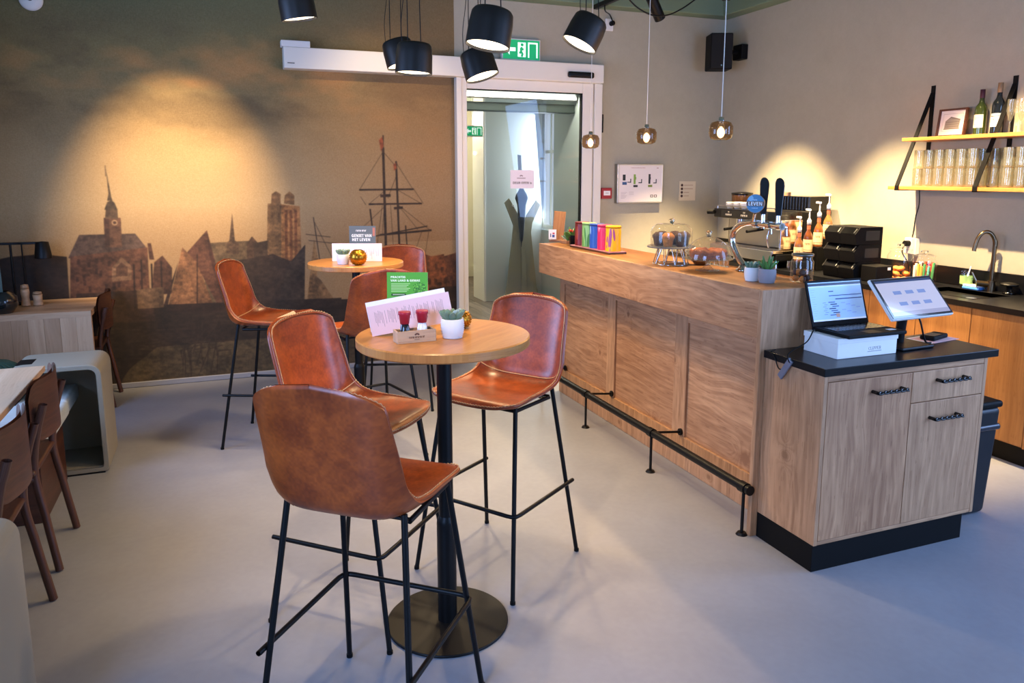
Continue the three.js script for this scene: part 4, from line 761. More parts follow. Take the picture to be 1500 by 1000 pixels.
{ // near table
  const y = TT + 0.0005, fl = onY(582.7, 504.5, y), fr = onY(639, 499, y), w = fl.distanceTo(fr), ang = -Math.atan2(fr.z - fl.z, fr.x - fl.x), h = 0.042, D = 0.055;
  const ctr = fl.clone().add(fr).multiplyScalar(0.5), back = V(Math.sin(ang), 0, Math.cos(ang)).multiplyScalar(-D / 2), c = ctr.clone().add(back);
  const g = thing('condiment_box', 'small wooden box branded with logo holding two mills', 'box', [c.x, y, c.z], ang);
  const t = 0.006; mesh('bottom', wbox(-w / 2, w / 2, 0, t, -D / 2, D / 2, 'x', 0.001), M.pale, g);
  mesh('front', wbox(-w / 2, w / 2, t, h, D / 2 - t, D / 2, 'x', 0.001), M.pale, g); mesh('back', wbox(-w / 2, w / 2, t, h, -D / 2, -D / 2 + t, 'x', 0.001), M.pale, g);
  for (const s of [-1, 1]) mesh('end', wbox(s * (w / 2 - t / 2) - t / 2, s * (w / 2 - t / 2) + t / 2, t, h, -D / 2 + t, D / 2 - t, 'x', 0.001), M.pale, g);
  mesh('branded_logo', plane(w * 0.5, h * 0.8), printed(300, 160, (k, W, H) => { k.clearRect(0, 0, W, H); k.fillStyle = '#4a2214'; for (let i = 0; i < 5; i++) { k.save(); k.translate(W / 2, 70); k.rotate((i - 2) * 0.5); k.fillRect(-7, -44, 14, 26); k.restore(); } letters(k, W / 2, 112, 250, 30, 13); letters(k, W / 2, 140, 80, 12, 7); }, { transparent: true }), g, [0, h * 0.54, D / 2 + 0.0006]);
  for (const [off, lab, bodyCol, sub] of [[-0.034, 'pepper mill with red cap standing in the condiment box', 0x1a1416, 'pepper'], [0.028, 'salt mill with red cap standing in the condiment box', 0xe8e4e2, 'salt']]) {
    const p = c.clone().add(V(Math.cos(ang), 0, -Math.sin(ang)).multiplyScalar(off)), m = thing('spice_mill', lab, 'mill', [p.x, y + t, p.z], ang);
    mesh('jar', lathe([[0, 0], [0.019, 0], [0.02, 0.005], [0.017, 0.04], [0.012, 0.062], [0, 0.062]], 24), phys({ color: bodyCol, roughness: 0.25, clearcoat: 0.6 }), m);
    mesh('cap', lathe([[0, 0.058], [0.0155, 0.058], [0.0195, 0.088], [0.0215, 0.089], [0.0215, 0.098], [0.02, 0.1], [0, 0.1]], 24), M.red, m);
    mesh('label', new THREE.CylinderGeometry(0.0158, 0.0192, 0.028, 20, 1, true, -0.9, 1.8).translate(0, 0.03, 0.0003), printed(128, 96, (k, W, H) => { k.fillStyle = sub === 'pepper' ? '#3b4650' : '#eeeae6'; k.fillRect(0, 0, W, H); k.fillStyle = sub === 'pepper' ? '#d8d2cc' : '#777'; k.fillRect(24, 20, 80, 8); k.fillRect(34, 38, 60, 6); k.fillRect(40, 62, 48, 16); }), m);
  }
  const ref = c.clone().addScaledVector(FH, 0.07);
  const mc = facing(601, 460, ref); const mw = 122 * depthOf(ref) / F, mh = 44 * depthOf(ref) / F;
  const textLines = (k, W, H) => { k.fillStyle = '#e6c6cc'; k.fillRect(0, 0, W, H); k.fillStyle = '#6a5458'; for (let b = 0; b < 5; b++) for (let i = 0; i < 10; i++) { const x = 40 + b * 112 + i * 10; if ((i * 7 + b * 3) % 11 > 1) k.fillRect(x, 40 + ((i * 13 + b * 5) % 4) * 6, 2, 110 - ((i * 29 + b * 17) % 50)); } };
  card('menu_card', 'long pink menu sheet tilted behind the condiment box', mw, mh, V(mc.x, mc.y, mc.z), CAMTURN, textLines, [640, 220], 0.08, 0.19);
  const w2 = facing(597, 454, ref.clone().addScaledVector(FH, 0.012)); card('menu_card', 'white menu sheet standing behind the pink menu', mw * 0.97, mh, w2, CAMTURN, (k, W, H) => { k.fillStyle = '#f2eef0'; k.fillRect(0, 0, W, H); }, [64, 32], 0.08, 0.19);
  const ref3 = ref.clone().addScaledVector(FH, 0.05), gw = 60 * depthOf(ref3) / F, gtop = facing(596, 399, ref3), gh = gtop.y - TT - 0.002;
  card('table_card', 'green promotional card with leafy picture standing on the bar table', gw, gh, V(gtop.x, TT + 0.002 + gh / 2, gtop.z), CAMTURN, (k, W, H) => {
    k.fillStyle = '#4da32c'; k.fillRect(0, 0, W, H); k.save(); k.scale(1, 0.62); k.fillStyle = '#f4f8ee'; k.font = 'bold 34px sans-serif'; k.fillText('PRACHTIG', 40, 66); k.fillText('VAN LAND & GEWAS', 40, 104); k.fillStyle = '#cfe8b8'; for (let i = 0; i < 6; i++) k.fillRect(46, 128 + i * 17, 210 - (i % 3) * 18, 5); k.fillStyle = '#143a12'; k.fillRect(48, 240, 160, 26); k.fillStyle = '#d8ecd0'; k.fillRect(62, 250, 132, 6);
    for (let i = 0; i < 240; i++) { const a = rr(0, 6.28), r = Math.sqrt(rnd()) * 78; k.fillStyle = ['#2c7a1c', '#1b5a14', '#6cbb40', '#3a8f24'][i % 4]; k.beginPath(); k.ellipse(360 + Math.cos(a) * r * 0.9, 190 + Math.sin(a) * r, rr(4, 14), rr(2, 6), rr(0, 3), 0, 7); k.fill(); } k.restore(); k.fillStyle = '#f2eef0'; k.fillRect(0, 200, W, H);
  }, [450, 420], 0.1);
  pottedSucculent('white ribbed pot with pale succulent on the near bar table', onY(663, 494, y), 0.042, 0.068, M.pot, 'rosette');
  brassGlobe('brass studded globe candle holder behind the white succulent pot', onY(676, 480, y), 0.036);
}
{ // far table
  const y = TT + 0.0005, ref = onY(530, 383, y), k0 = depthOf(ref) / F;
  const mc = facing(523, 369, ref); card('menu_card', 'white menu sheet standing on the far bar table', 73 * k0, 26 * k0, V(mc.x, TT + 0.002 + 13 * k0, mc.z), CAMTURN, (k, W, H) => { k.fillStyle = '#f4e8ee'; k.fillRect(0, 0, W, H); k.fillStyle = '#b98a98'; for (let i = 0; i < 26; i++) if (i % 7) k.fillRect(190 + i * 8, 40 + (i * 13 % 5) * 6, 2, 70 - (i * 29 % 40)); }, [420, 150], 0.06);
  const gc = facing(531, 352, ref.clone().addScaledVector(FH, 0.03)), hh = (332 - 383) * -1 * k0;
  card('table_card', 'grey promotional card behind the white menu on far table', 39 * k0, hh, V(gc.x, TT + 0.002 + hh / 2, gc.z), CAMTURN, (k, W, H) => { k.fillStyle = '#5c6468'; k.fillRect(0, 0, W, H); k.fillStyle = '#f4f4f2'; k.textAlign = 'center'; letters(k, W * 0.46, 62, 120, 18, 9); k.font = 'bold 44px sans-serif'; k.fillText('GENIET VAN', W * 0.47, 122, 230); k.fillText('HET LEVEN', W * 0.45, 166, 210); k.fillStyle = '#a86a5a'; k.fillRect(W - 34, 20, 26, 90); }, [300, 380], 0.06);
  pottedSucculent('grey white ribbed pot with small succulent on the far bar table', onY(503, 387, y), 0.042, 0.065, M.pot, 'rosette');
  brassGlobe('brass studded globe candle holder on the far bar table', onY(525, 388, y), 0.054);
}
// ---------------------------------------------------------------- on the bar counter
const CY0 = CT + 0.0005;
{
  const p = onY(811, 354, CY0);
  const g = thing('sign_stand', 'leaning wooden clipboard with small card at the end of bar', 'sign stand', [p.x + 0.03, CY0, p.z], -0.5);
  mesh('foot', wbox(-0.06, 0.07, 0, 0.016, -0.03, 0.03, 'x'), M.oak, g); mesh('board', wbox(-0.045, 0.045, 0.016, 0.235, -0.008, 0.004, 'y').rotateX(-0.16).rotateZ(-0.08), M.honey, g);
  mesh('card', new THREE.BoxGeometry(0.06, 0.075, 0.002).translate(-0.035, 0.055, 0.03).rotateX(-0.1), M.paper, g);
  mesh('card_print', plane(0.055, 0.07).translate(-0.035, 0.055, 0.0325).rotateX(-0.1), printed(120, 150, (k, W, H) => { k.fillStyle = '#f4eef0'; k.fillRect(0, 0, W, H); k.fillStyle = '#27336e'; k.fillRect(24, 60, 14, 60); k.fillStyle = '#b8274c'; k.fillRect(60, 46, 36, 24); k.fillStyle = '#35509c'; k.fillRect(56, 80, 40, 44); }), g);
}
{ // plants in small pots
  const p = onY(846, 361, CY0); let g = thing('pepper_plant', 'small red flowering plant in a square black pot on bar', 'plant', [p.x + 0.02, CY0, p.z - 0.10]);
  mesh('pot', lathe([[0, 0], [0.038, 0], [0.046, 0.075], [0.041, 0.075], [0.036, 0.06], [0, 0.06]], 4).rotateY(0.6), M.blackMatte, g);
  for (let i = 0; i < 16; i++) { const a = rr(0, 6.28), t = rr(0.3, 1.2); mesh('leaf', new THREE.SphereGeometry(1, 8, 6).scale(0.012, 0.04, 0.004).translate(0, 0.04, 0), M.leaf, g, [Math.cos(a) * 0.012, 0.06, Math.sin(a) * 0.012], [Math.sin(a) * t, 0, -Math.cos(a) * t]); }
  for (let i = 0; i < 5; i++) mesh('flower', new THREE.SphereGeometry(0.011, 8, 6), std({ color: 0xc83a22, roughness: 0.5 }), g, [rr(-0.03, 0.03), rr(0.08, 0.11), rr(-0.03, 0.03)]);
  pottedSucculent('white pot with spiky green plant beside the tea tins', V(2.545, CY0, -4.90), 0.04, 0.07, M.pot, 'agave', false);
  const q = onY(833, 357, CY0); g = thing('herb_tray', 'low wooden tray of green herb cuttings on the bar', 'tray', [q.x + 0.03, CY0, q.z - 0.03]);
  mesh('tray', [wbox(-0.06, 0.05, 0, 0.022, -0.05, 0.05, 'x')], M.oak, g);
  for (let i = 0; i < 14; i++) { const a = rr(0, 6.28), t = rr(0.4, 1.2); mesh('leaf', new THREE.SphereGeometry(1, 8, 6).scale(0.01, 0.035, 0.003).translate(0, 0.035, 0), i % 3 ? M.leaf : M.succulent, g, [rr(-0.03, 0.03), 0.022, rr(-0.03, 0.03)], [Math.sin(a) * t, 0, -Math.cos(a) * t]); }
}
{
  const g = thing('tin_tray', 'long pink tray with dark edge under the tea tins', 'tray');
  mesh('base', rb(2.335, 2.465, CY0, CY0 + 0.012, -4.90, -4.31, 0.002), M.walnut, g); mesh('mat', rb(2.337, 2.463, CY0 + 0.012, CY0 + 0.016, -4.898, -4.312, 0.001), std({ color: 0xd98f96, roughness: 0.6 }), g);
  [['dark red', 0x7a1f22, 0xa84a3c], ['pale green', 0x94c878, 0x4c8a3c], ['blue', 0x2a5ab8, 0x9cc4e8], ['pink', 0xd6285e, 0xf0a0b8], ['yellow', 0xf0b812, 0x9a4a8a]].forEach(([n, c, a], i) => {
    const z = -4.835 + i * 0.115, t = thing('tea_tin', `round ${n} tea tin on the pink tray`, 'tin', [2.40, CY0 + 0.0165, z], 0, 'tea tins on the pink tray');
    const hex = '#' + c.toString(16).padStart(6, '0'), hx2 = '#' + a.toString(16).padStart(6, '0');
    mesh('can', lathe([[0, 0], [0.05, 0], [0.0505, 0.002], [0.0505, 0.148], [0.05, 0.15], [0, 0.15]], 36), printed(512, 256, (k, W, H) => { k.fillStyle = hex; k.fillRect(0, 0, W, H); k.fillStyle = hx2; for (let j = 0; j < 26; j++) { k.beginPath(); k.ellipse(rr(0, W), rr(H * 0.15, H * 0.6), rr(4, 18), rr(4, 26), rr(0, 3), 0, 7); k.fill(); } k.fillStyle = '#f4ece0'; for (let j = 0; j < 4; j++) k.fillRect(40 + j * 130, 90, 36, 8); }, { roughness: 0.35 }), t);
    mesh('lid', lathe([[0, 0.15], [0.051, 0.15], [0.051, 0.162], [0.048, 0.166], [0, 0.166]], 36), std({ color: c, roughness: 0.35 }), t);
  });
}
function cloche(parent, r, h, y, mat = M.glassware) {
  const pts = r > 0 ? [[r, y], [r, y + h * 0.55]] : []; for (let i = 1; i <= 8; i++) { const a = i / 8 * Math.PI / 2; pts.push([r * (0.62 + 0.38 * Math.cos(a)) * (i === 8 ? 0.96 : 1), y + h * 0.55 + h * 0.45 * Math.sin(a)]); } pts.push([0.01, y + h * 1.02]);
  const c = mesh('glass_cover', lathe(pts, 48), mat, parent); mesh('knob', lathe([[0, y + h], [0.008, y + h], [0.01, y + h + 0.008], [0.018, y + h + 0.016], [0.018, y + h + 0.024], [0.008, y + h + 0.032], [0, y + h + 0.033]], 20), M.glassSolid, c);
}
{
  const p = onY(958, 386, CY0), g = thing('cake_stand', 'slate cake stand on wire legs under a glass cover with muffins', 'cake stand', [p.x + 0.08, CY0, p.z + 0.05]);
  const R = 0.135, py = 0.098;
  mesh('plate', lathe([[0, py], [R, py], [R + 0.004, py + 0.004], [R, py + 0.009], [0, py + 0.009]], 48), std({ color: 0x5a5a60, roughness: 0.5 }), g);
  for (let i = 0; i < 10; i++) { const a = i / 10 * 6.2832, b = a + 0.22, c = a - 0.22; mesh('wire_leg', [rod(V(Math.cos(a) * 0.10, 0.003, Math.sin(a) * 0.10), V(Math.cos(b) * 0.075, py, Math.sin(b) * 0.075), 0.0024, 6), rod(V(Math.cos(a) * 0.10, 0.003, Math.sin(a) * 0.10), V(Math.cos(c) * 0.075, py, Math.sin(c) * 0.075), 0.0024, 6)], M.chrome, g); }
  mesh('wire_ring', new THREE.TorusGeometry(0.10, 0.0026, 6, 48).rotateX(Math.PI / 2).translate(0, 0.003, 0), M.chrome, g);
  cloche(g, 0.118, 0.125, py + 0.0095);
  const mg = lathe([[0, 0], [0.024, 0], [0.031, 0.04], [0.037, 0.05], [0.036, 0.062], [0.02, 0.078], [0, 0.08]], 18);
  for (let i = 0; i < 6; i++) { const a = i / 6 * 6.2832 + 0.3, m = mesh('muffin', mg, i === 2 ? M.orange : M.choc, null, [p.x + 0.08 + Math.cos(a) * 0.074, CY0 + py + 0.0095, p.z + 0.05 + Math.sin(a) * 0.074]); tag(m, i === 2 ? 'golden muffin among the chocolate muffins under glass' : 'dark chocolate muffin under the glass cover', 'muffin', i === 2 ? undefined : 'chocolate muffins under glass'); }
}
{
  const p = onY(1000, 386, CY0), b = thing('amber_bowl', 'dark amber glass bowl between the two cake stands', 'bowl', [p.x + 0.06, CY0, p.z + 0.085]);
  mesh('bowl', lathe([[0, 0.001], [0.03, 0.001], [0.05, 0.025], [0.054, 0.05], [0.045, 0.08], [0.035, 0.092], [0.033, 0.09], [0.043, 0.078], [0.05, 0.05], [0.046, 0.026], [0, 0.008]], 32), M.amber, b);
  const q = onY(1032, 396, CY0), g = thing('glass_cake_stand', 'footed glass cake stand under a glass dome with orange cake', 'cake stand', [q.x + 0.005, CY0, q.z + 0.02]);
  mesh('foot', lathe([[0, 0.002], [0.066, 0.002], [0.066, 0.006], [0.03, 0.014], [0.013, 0.03], [0.013, 0.05], [0.03, 0.062], [0, 0.062]], 40), M.glassware, g);
  mesh('plate', lathe([[0, 0.062], [0.128, 0.064], [0.132, 0.07], [0.126, 0.069], [0, 0.068]], 48), M.glassware, g);
  const pts = []; for (let i = 0; i <= 14; i++) { const a = i / 14 * Math.PI / 2; pts.push([0.119 * Math.cos(a) + (i === 14 ? 0.008 : 0), 0.0705 + 0.115 * Math.sin(a)]); }
  const d = mesh('glass_dome', lathe(pts, 48), M.glassware, g); mesh('dome_rim', new THREE.TorusGeometry(0.119, 0.0025, 8, 60).rotateX(Math.PI / 2).translate(0, 0.072, 0), M.glassware, d); mesh('knob', lathe([[0, 0.185], [0.008, 0.185], [0.016, 0.2], [0.014, 0.214], [0, 0.218]], 20), M.glassSolid, d);
  const cakeG = lathe([[0.022, 0], [0.086, 0], [0.094, 0.01], [0.095, 0.034], [0.085, 0.046], [0.05, 0.05], [0.024, 0.04], [0.022, 0]], 60); { const P = cakeG.attributes.position; for (let i = 0; i < P.count; i++) { const a = Math.atan2(P.getZ(i), P.getX(i)), f = 1 + 0.05 * Math.cos(a * 10) * (P.getY(i) > 0.008 ? 1 : 0.4); P.setX(i, P.getX(i) * f); P.setZ(i, P.getZ(i) * f); P.setY(i, P.getY(i) * (1 + 0.08 * Math.cos(a * 10))); } cakeG.computeVertexNormals(); }
  const c = mesh('cake', cakeG, M.cake, null, [q.x + 0.005, CY0 + 0.0695, q.z + 0.02]); tag(c, 'round orange glazed ring cake under the glass dome', 'cake');
}
for (let i = 0; i < 8; i++) { const m = mesh('shot_glass', lathe([[0, 0], [0.016, 0], [0.02, 0.055], [0.0185, 0.055], [0.015, 0.006], [0, 0.006]], 14), M.glassSolid, null, [2.632, CY0, -3.80 + i * 0.044]); tag(m, 'small shot glass in the row along the bar edge', 'glass', 'shot glasses along the bar edge'); }
{ // beer tap
  const bX = 2.60, Q = (px, py) => onX(px, py, bX), b = Q(1089, 395);
  const g = thing('beer_tap', 'chrome arched beer tap with round blue badge and black handles', 'beer tap');
  mesh('base', lathe([[0, 0], [0.04, 0], [0.04, 0.01], [0.026, 0.02], [0.022, 0.035], [0, 0.035]], 28), M.chrome, g, [bX, CY0, b.z]);
  const L = [Q(1089, 390), Q(1079, 372), Q(1073, 352), Q(1076, 338), Q(1086, 329), Q(1104, 325)]; L[0].z = b.z; L[0].y = CY0 + 0.03;
  mesh('arch', curve(L, 0.0165, 60, false, 14), M.chrome, g);
  const a0 = Q(1103, 327), a1 = Q(1146, 332); mesh('cross_bar', [rod(a0, a1, 0.013, 16), rod(a0.clone().lerp(a1, 0.05), a0.clone().lerp(a1, 0.18), 0.021, 18), rod(a0.clone().lerp(a1, 0.5), a0.clone().lerp(a1, 0.62), 0.02, 18), rod(a0.clone().lerp(a1, 0.85), a1, 0.019, 18)], M.chrome, g);
  for (const t of [0.34, 0.85]) { const c = a0.clone().lerp(a1, t); mesh('spigot', [rod(c, c.clone().add(V(0.05, -0.01, 0.0)), 0.012, 14), rod(c.clone().add(V(0.05, -0.005, 0)), c.clone().add(V(0.055, -0.05, 0)), 0.008, 12)], M.chrome, g);
    mesh('handle_neck', rod(c, c.clone().add(V(0, 0.06, 0)), 0.011, 14), M.chrome, g);
    const hs = new THREE.Shape(); hs.moveTo(-0.012, 0); hs.lineTo(-0.02, 0.15); hs.quadraticCurveTo(-0.02, 0.185, 0.002, 0.18); hs.quadraticCurveTo(0.02, 0.17, 0.02, 0.14); hs.lineTo(0.012, 0); const hg = new THREE.ExtrudeGeometry(hs, { depth: 0.024, bevelEnabled: true, bevelSize: 0.003, bevelThickness: 0.003, bevelSegments: 2 }).translate(0, 0, -0.012);
    mesh('tap_handle', hg, M.blackGloss, g, [c.x, c.y + 0.055, c.z], [0, -0.7, 0]); }
  const bc = onX(1107, 298, 2.55), dirn = camera.position.clone().sub(bc).setY(0).normalize();
  const bt = Math.atan2(dirn.x, dirn.z) - 0.35, br = 0.047;
  const disc = mesh('badge', new THREE.CylinderGeometry(br, br, 0.012, 40).rotateX(Math.PI / 2), M.steel, g, [bc.x, bc.y, bc.z], [0, bt, 0]);
  mesh('badge_print', new THREE.CircleGeometry(br * 0.97, 40).translate(0, 0, 0.0065), printed(256, 256, (k, W, H) => { k.fillStyle = '#3f7fa8'; k.fillRect(0, 0, W, H); k.fillStyle = '#62503f'; k.fillRect(0, 96, W, 70); k.fillStyle = '#7fb2d0'; k.beginPath(); k.arc(60, 56, 40, 0, 7); k.fill(); k.fillStyle = '#e8f0f4'; k.textAlign = 'center'; k.font = 'bold 72px sans-serif'; k.fillText('LEVEN', 128, 156, 210); k.fillStyle = '#cfe2ee'; letters(k, 128, 86, 70, 18, 5); letters(k, 128, 200, 90, 12, 7); }, { roughness: 0.35 }), disc);
  mesh('badge_stem', rod(V(bc.x, bc.y - br, bc.z), V(a0.x, a0.y, a0.z), 0.009), M.chrome, g);
}
pottedSucculent('white ribbed pot with grey green succulent at the counter end', onY(1101, 411, CY0), 0.038, 0.066, M.pot, 'rosette');
pottedSucculent('grey ribbed pot with upright green agave at the counter end', onY(1123, 414, CY0), 0.043, 0.068, M.potGrey, 'agave');
{
  const p = onY(1153, 413, CY0), x = Math.min(p.x, 2.60), g = thing('glass_jar', 'tilted-lid glass jar of dark and golden sweets on the counter', 'jar', [2.59, CY0, -2.85]);
  mesh('jar', lathe([[0, 0.001], [0.048, 0.001], [0.052, 0.006], [0.052, 0.10], [0.044, 0.115], [0.045, 0.125]], 32), M.glass, g);
  mesh('lid', lathe([[0, 0.126], [0.05, 0.126], [0.05, 0.138], [0.02, 0.142], [0, 0.142]], 32), M.steel, g);
  for (let i = 0; i < 9; i++) { const a = i * 2.1; const m = mesh('sweet', new THREE.SphereGeometry(0.016, 12, 10), i % 2 ? M.choc : M.orange, null, [2.59 + Math.cos(a) * 0.029 * (i < 6 ? 1 : 0.6), CY0 + 0.018 + (i < 5 ? 0 : 0.03), -2.85 + Math.sin(a) * 0.029 * (i < 6 ? 1 : 0.6)]); tag(m, i % 2 ? 'dark round chocolate sweet inside the counter jar' : 'golden round sweet inside the counter jar', 'sweet', i % 2 ? 'dark sweets in the jar' : 'golden sweets in the jar'); }
}
// ---------------------------------------------------------------- on the till cabinet
const KY = KT + 0.0005;
{
  const g = thing('shoe_box', 'white lidded cardboard box printed CLIPPER under the laptop', 'box', [2.60, KY, -2.535]);
  mesh('body', rb(-0.168, 0.168, 0, 0.068, -0.10, 0.10, 0.002), M.paper, g); mesh('lid', rb(-0.171, 0.171, 0.066, 0.09, -0.103, 0.103, 0.002), M.paper, g);
  mesh('print', plane(0.12, 0.034), printed(420, 120, (k, W, H) => { k.fillStyle = '#efecea'; k.fillRect(0, 0, W, H); k.fillStyle = '#2a2a2e'; k.textAlign = 'center'; k.font = '62px serif'; k.fillText('CLIPPER', W / 2, 66); letters(k, W / 2, 98, 280, 14, 22); }, { roughness: 0.8 }), g, [0.04, 0.03, 0.1005]);
}
{
  const g = thing('laptop', 'open black laptop with lit spreadsheet screen on the white box', 'laptop', [2.625, KY + 0.091, -2.515]);
  mesh('base', rb(-0.165, 0.165, 0, 0.015, -0.11, 0.11, 0.004), M.blackMatte, g);
  const kb = mesh('keyboard', rb(-0.145, 0.145, 0.0145, 0.0165, -0.085, 0.025, 0.001), M.black, g);
  for (let r = 0; r < 5; r++) for (let i = 0; i < 14; i++) mesh('key', keyGeo(), M.blackGloss, kb, [-0.135 + i * 0.0208, 0.0172, -0.074 + r * 0.0205]);
  mesh('touchpad', rb(-0.04, 0.04, 0.0148, 0.0156, 0.04, 0.095, 0.001), M.black, g); mesh('sticker', rb(0.10, 0.14, 0.0148, 0.0156, 0.05, 0.075, 0.0003), M.paper, g);
  const tilt = -0.32, lid = mesh('lid', rb(-0.165, 0.165, 0, 0.212, -0.004, 0.004, 0.003), M.blackMatte, g, [0, 0.012, -0.106], [tilt, 0, 0]);
  const st = canvasTex(640, 400, (k, W, H) => { k.fillStyle = '#9fc4f4'; k.fillRect(0, 0, W, H); k.fillStyle = '#1d2a44'; k.fillRect(0, 10, W, 26); k.fillStyle = '#c4dcfa'; k.fillRect(0, 36, W, 14); k.fillStyle = '#8fb0dc'; for (let i = 0; i < 12; i++) k.fillRect(20, 74 + i * 24, 50 - (i % 3) * 10, 4); k.fillStyle = '#33527e'; k.fillRect(230, 94, 60, 10); k.fillRect(230, 140, 400, 8); k.fillRect(300, 176, 330, 10); for (let i = 0; i < 7; i++) { k.fillStyle = i % 2 ? '#2c4468' : '#4d6c98'; k.fillRect(210 + (i % 3) * 20, 206 + i * 22, 80, 10); k.fillStyle = '#6c8cb8'; k.fillRect(140 + (i % 2) * 16, 212 + i * 20, 40, 5); k.fillRect(360 + (i % 4) * 60, 222 + i * 18, 50, 4); } k.fillStyle = '#b89a90'; k.fillRect(280, 330, 46, 40); k.fillStyle = '#dceafc'; k.fillRect(0, 384, W, 16); });
  mesh('screen', plane(0.308, 0.178).translate(0, 0.112, 0.0046), std({ map: st, emissiveMap: st, emissive: 0xffffff, emissiveIntensity: 0.55, roughness: 0.3 }), lid);
}
function keyGeo() { return keyGeo.g ||= new THREE.BoxGeometry(0.017, 0.0016, 0.0165); }
{
  const bl = onZ(1308, 468, -2.43), br = onZ(1398, 460, -2.45), cxm = (bl.x + br.x) / 2, cym = (bl.y + br.y) / 2 - 0.0, W2 = br.x - bl.x, L = 0.215, tl = -0.72;
  const g = thing('till_monitor', 'tilted white touch screen till monitor on black stand', 'monitor', [cxm, KY, -2.44], 0.06);
  const y0 = cym - KY;
  const sc = mesh('panel', rb(-W2 / 2, W2 / 2, 0, L, -0.016, 0, 0.004), M.whiteMatte, g, [0, y0, 0], [tl, 0, 0]);
  mesh('screen', rb(-W2 / 2 + 0.004, W2 / 2 - 0.004, 0.004, L - 0.004, 0, 0.0025, 0.001), phys({ color: 0x1a1d26, roughness: 0.05, clearcoat: 1, clearcoatRoughness: 0.03 }), sc);
  const tt = canvasTex(512, 384, (k, W, H) => { k.fillStyle = '#d9c2bc'; k.fillRect(0, 0, W, H); k.fillStyle = '#31405c'; k.fillRect(0, 0, W, 24); k.fillStyle = '#8d93ae'; for (let j = 0; j < 2; j++) for (let i = 0; i < 3; i++) k.fillRect(110 + i * 110, 120 + j * 120, 70, 38); k.fillStyle = '#b6a2a4'; k.fillRect(0, 340, W, 44); });
  mesh('display', plane(W2 - 0.03, L - 0.03).translate(0, L / 2, 0.003), phys({ map: tt, emissiveMap: tt, emissive: 0xffffff, emissiveIntensity: 0.35, roughness: 0.05, clearcoat: 1, clearcoatRoughness: 0.02 }), sc);
  mesh('stand', [rod(V(0, 0.012, -0.12), V(0, y0 + 0.08, -0.10), 0.022, 16), rb(-0.05, 0.05, y0 + 0.05, y0 + 0.10, -0.13, -0.09, 0.01)], M.blackMatte, g);
  mesh('base', rb(-0.11, 0.10, 0, 0.014, -0.20, -0.01, 0.006), M.black, g);
  mesh('cable', curve([V(-0.02, y0 + 0.02, -0.03), V(0.0, y0 - 0.02, -0.02), V(0.05, 0.03, -0.02), V(0.10, 0.018, -0.03)], 0.004, 24), M.black, g);
}
{
  const p = onY(1368, 497, KY), g = thing('card_reader', 'flat black card terminal lying beside the till monitor', 'card terminal', [p.x + 0.01, KY + 0.0022, p.z - 0.01], 0.3);
  mesh('body', rb(-0.075, 0.075, 0, 0.022, -0.035, 0.035, 0.008), M.blackMatte, g); mesh('glass_face', rb(-0.065, 0.02, 0.022, 0.0235, -0.028, 0.028, 0.001), M.blackGloss, g);
  const q = thing('paper_stack', 'loose white and pink papers under the card terminal', 'papers', [p.x + 0.0, KY, p.z - 0.01], 0.15);
  mesh('sheet', rb(-0.10, 0.105, 0, 0.0008, -0.07, 0.06, 0.0002), M.paper, q); mesh('sheet', rb(-0.09, 0.115, 0.0009, 0.0018, -0.055, 0.065, 0.0002), std({ color: 0xe8c0c4, roughness: 0.8 }), q);
}
{
  const a = onX(1159, 527, KX0 - 0.014), b = onX(1142, 552, KX0 - 0.014), g = thing('usb_hub', 'small grey adapter hanging on its cable down the cabinet side', 'adapter');
  const d = b.clone().sub(a), L = d.length(), geo = new RoundedBoxGeometry(0.012, L, 0.03, 2, 0.004); geo.applyQuaternion(new THREE.Quaternion().setFromUnitVectors(V(0, 1, 0), d.clone().normalize())); mesh('body', geo, std({ color: 0x7c8092, roughness: 0.4, metalness: 0.4 }), g, [a.x / 2 + b.x / 2, (a.y + b.y) / 2, (a.z + b.z) / 2]);
  mesh('cable', curve([a, V(a.x - 0.005, KT - 0.02, a.z + 0.0), V(KX0 - 0.016, KT + 0.012, a.z - 0.02), V(KX0 + 0.10, KY + 0.06, a.z - 0.035), V(2.43, KY + 0.10, a.z - 0.06), V(2.465, KY + 0.09, -2.6)], 0.0028, 40, false, 6), M.black, g);
  const c = a.clone().lerp(b, 0.5); mesh('cable', curve([c, V(c.x, c.y - 0.01, c.z - 0.04), V(c.x, c.y + 0.04, c.z - 0.075), V(c.x, KT, c.z - 0.10), V(KX0 + 0.02, KT + 0.006, c.z - 0.11)], 0.0028, 30, false, 6), M.black, g);
}
{
  const g = thing('waste_bin', 'tall black plastic waste bin with liner beside the till cabinet', 'bin', [3.42, 0, -2.62]);
  const sq = (a, b, y) => [[-a, y, -b], [a, y, -b], [a, y, b], [-a, y, b]];
  const lo = rb(-0.11, 0.11, 0, 0.56, -0.15, 0.15, 0.03, 4), p = lo.attributes.position; for (let i = 0; i < p.count; i++) { const t = 0.84 + 0.16 * p.getY(i) / 0.56; p.setX(i, p.getX(i) * t * 1.05); p.setZ(i, p.getZ(i) * t * 1.05); } lo.computeVertexNormals();
  mesh('bin_body', lo, std({ color: 0x14161c, roughness: 0.45 }), g);
  mesh('liner', rb(-0.119, 0.119, 0.44, 0.475, -0.161, 0.161, 0.02, 3), std({ color: 0x2a2c34, roughness: 0.25 }), g);
  mesh('lid', rb(-0.118, 0.118, 0.555, 0.59, -0.16, 0.16, 0.015, 3), M.blackMatte, g);
}
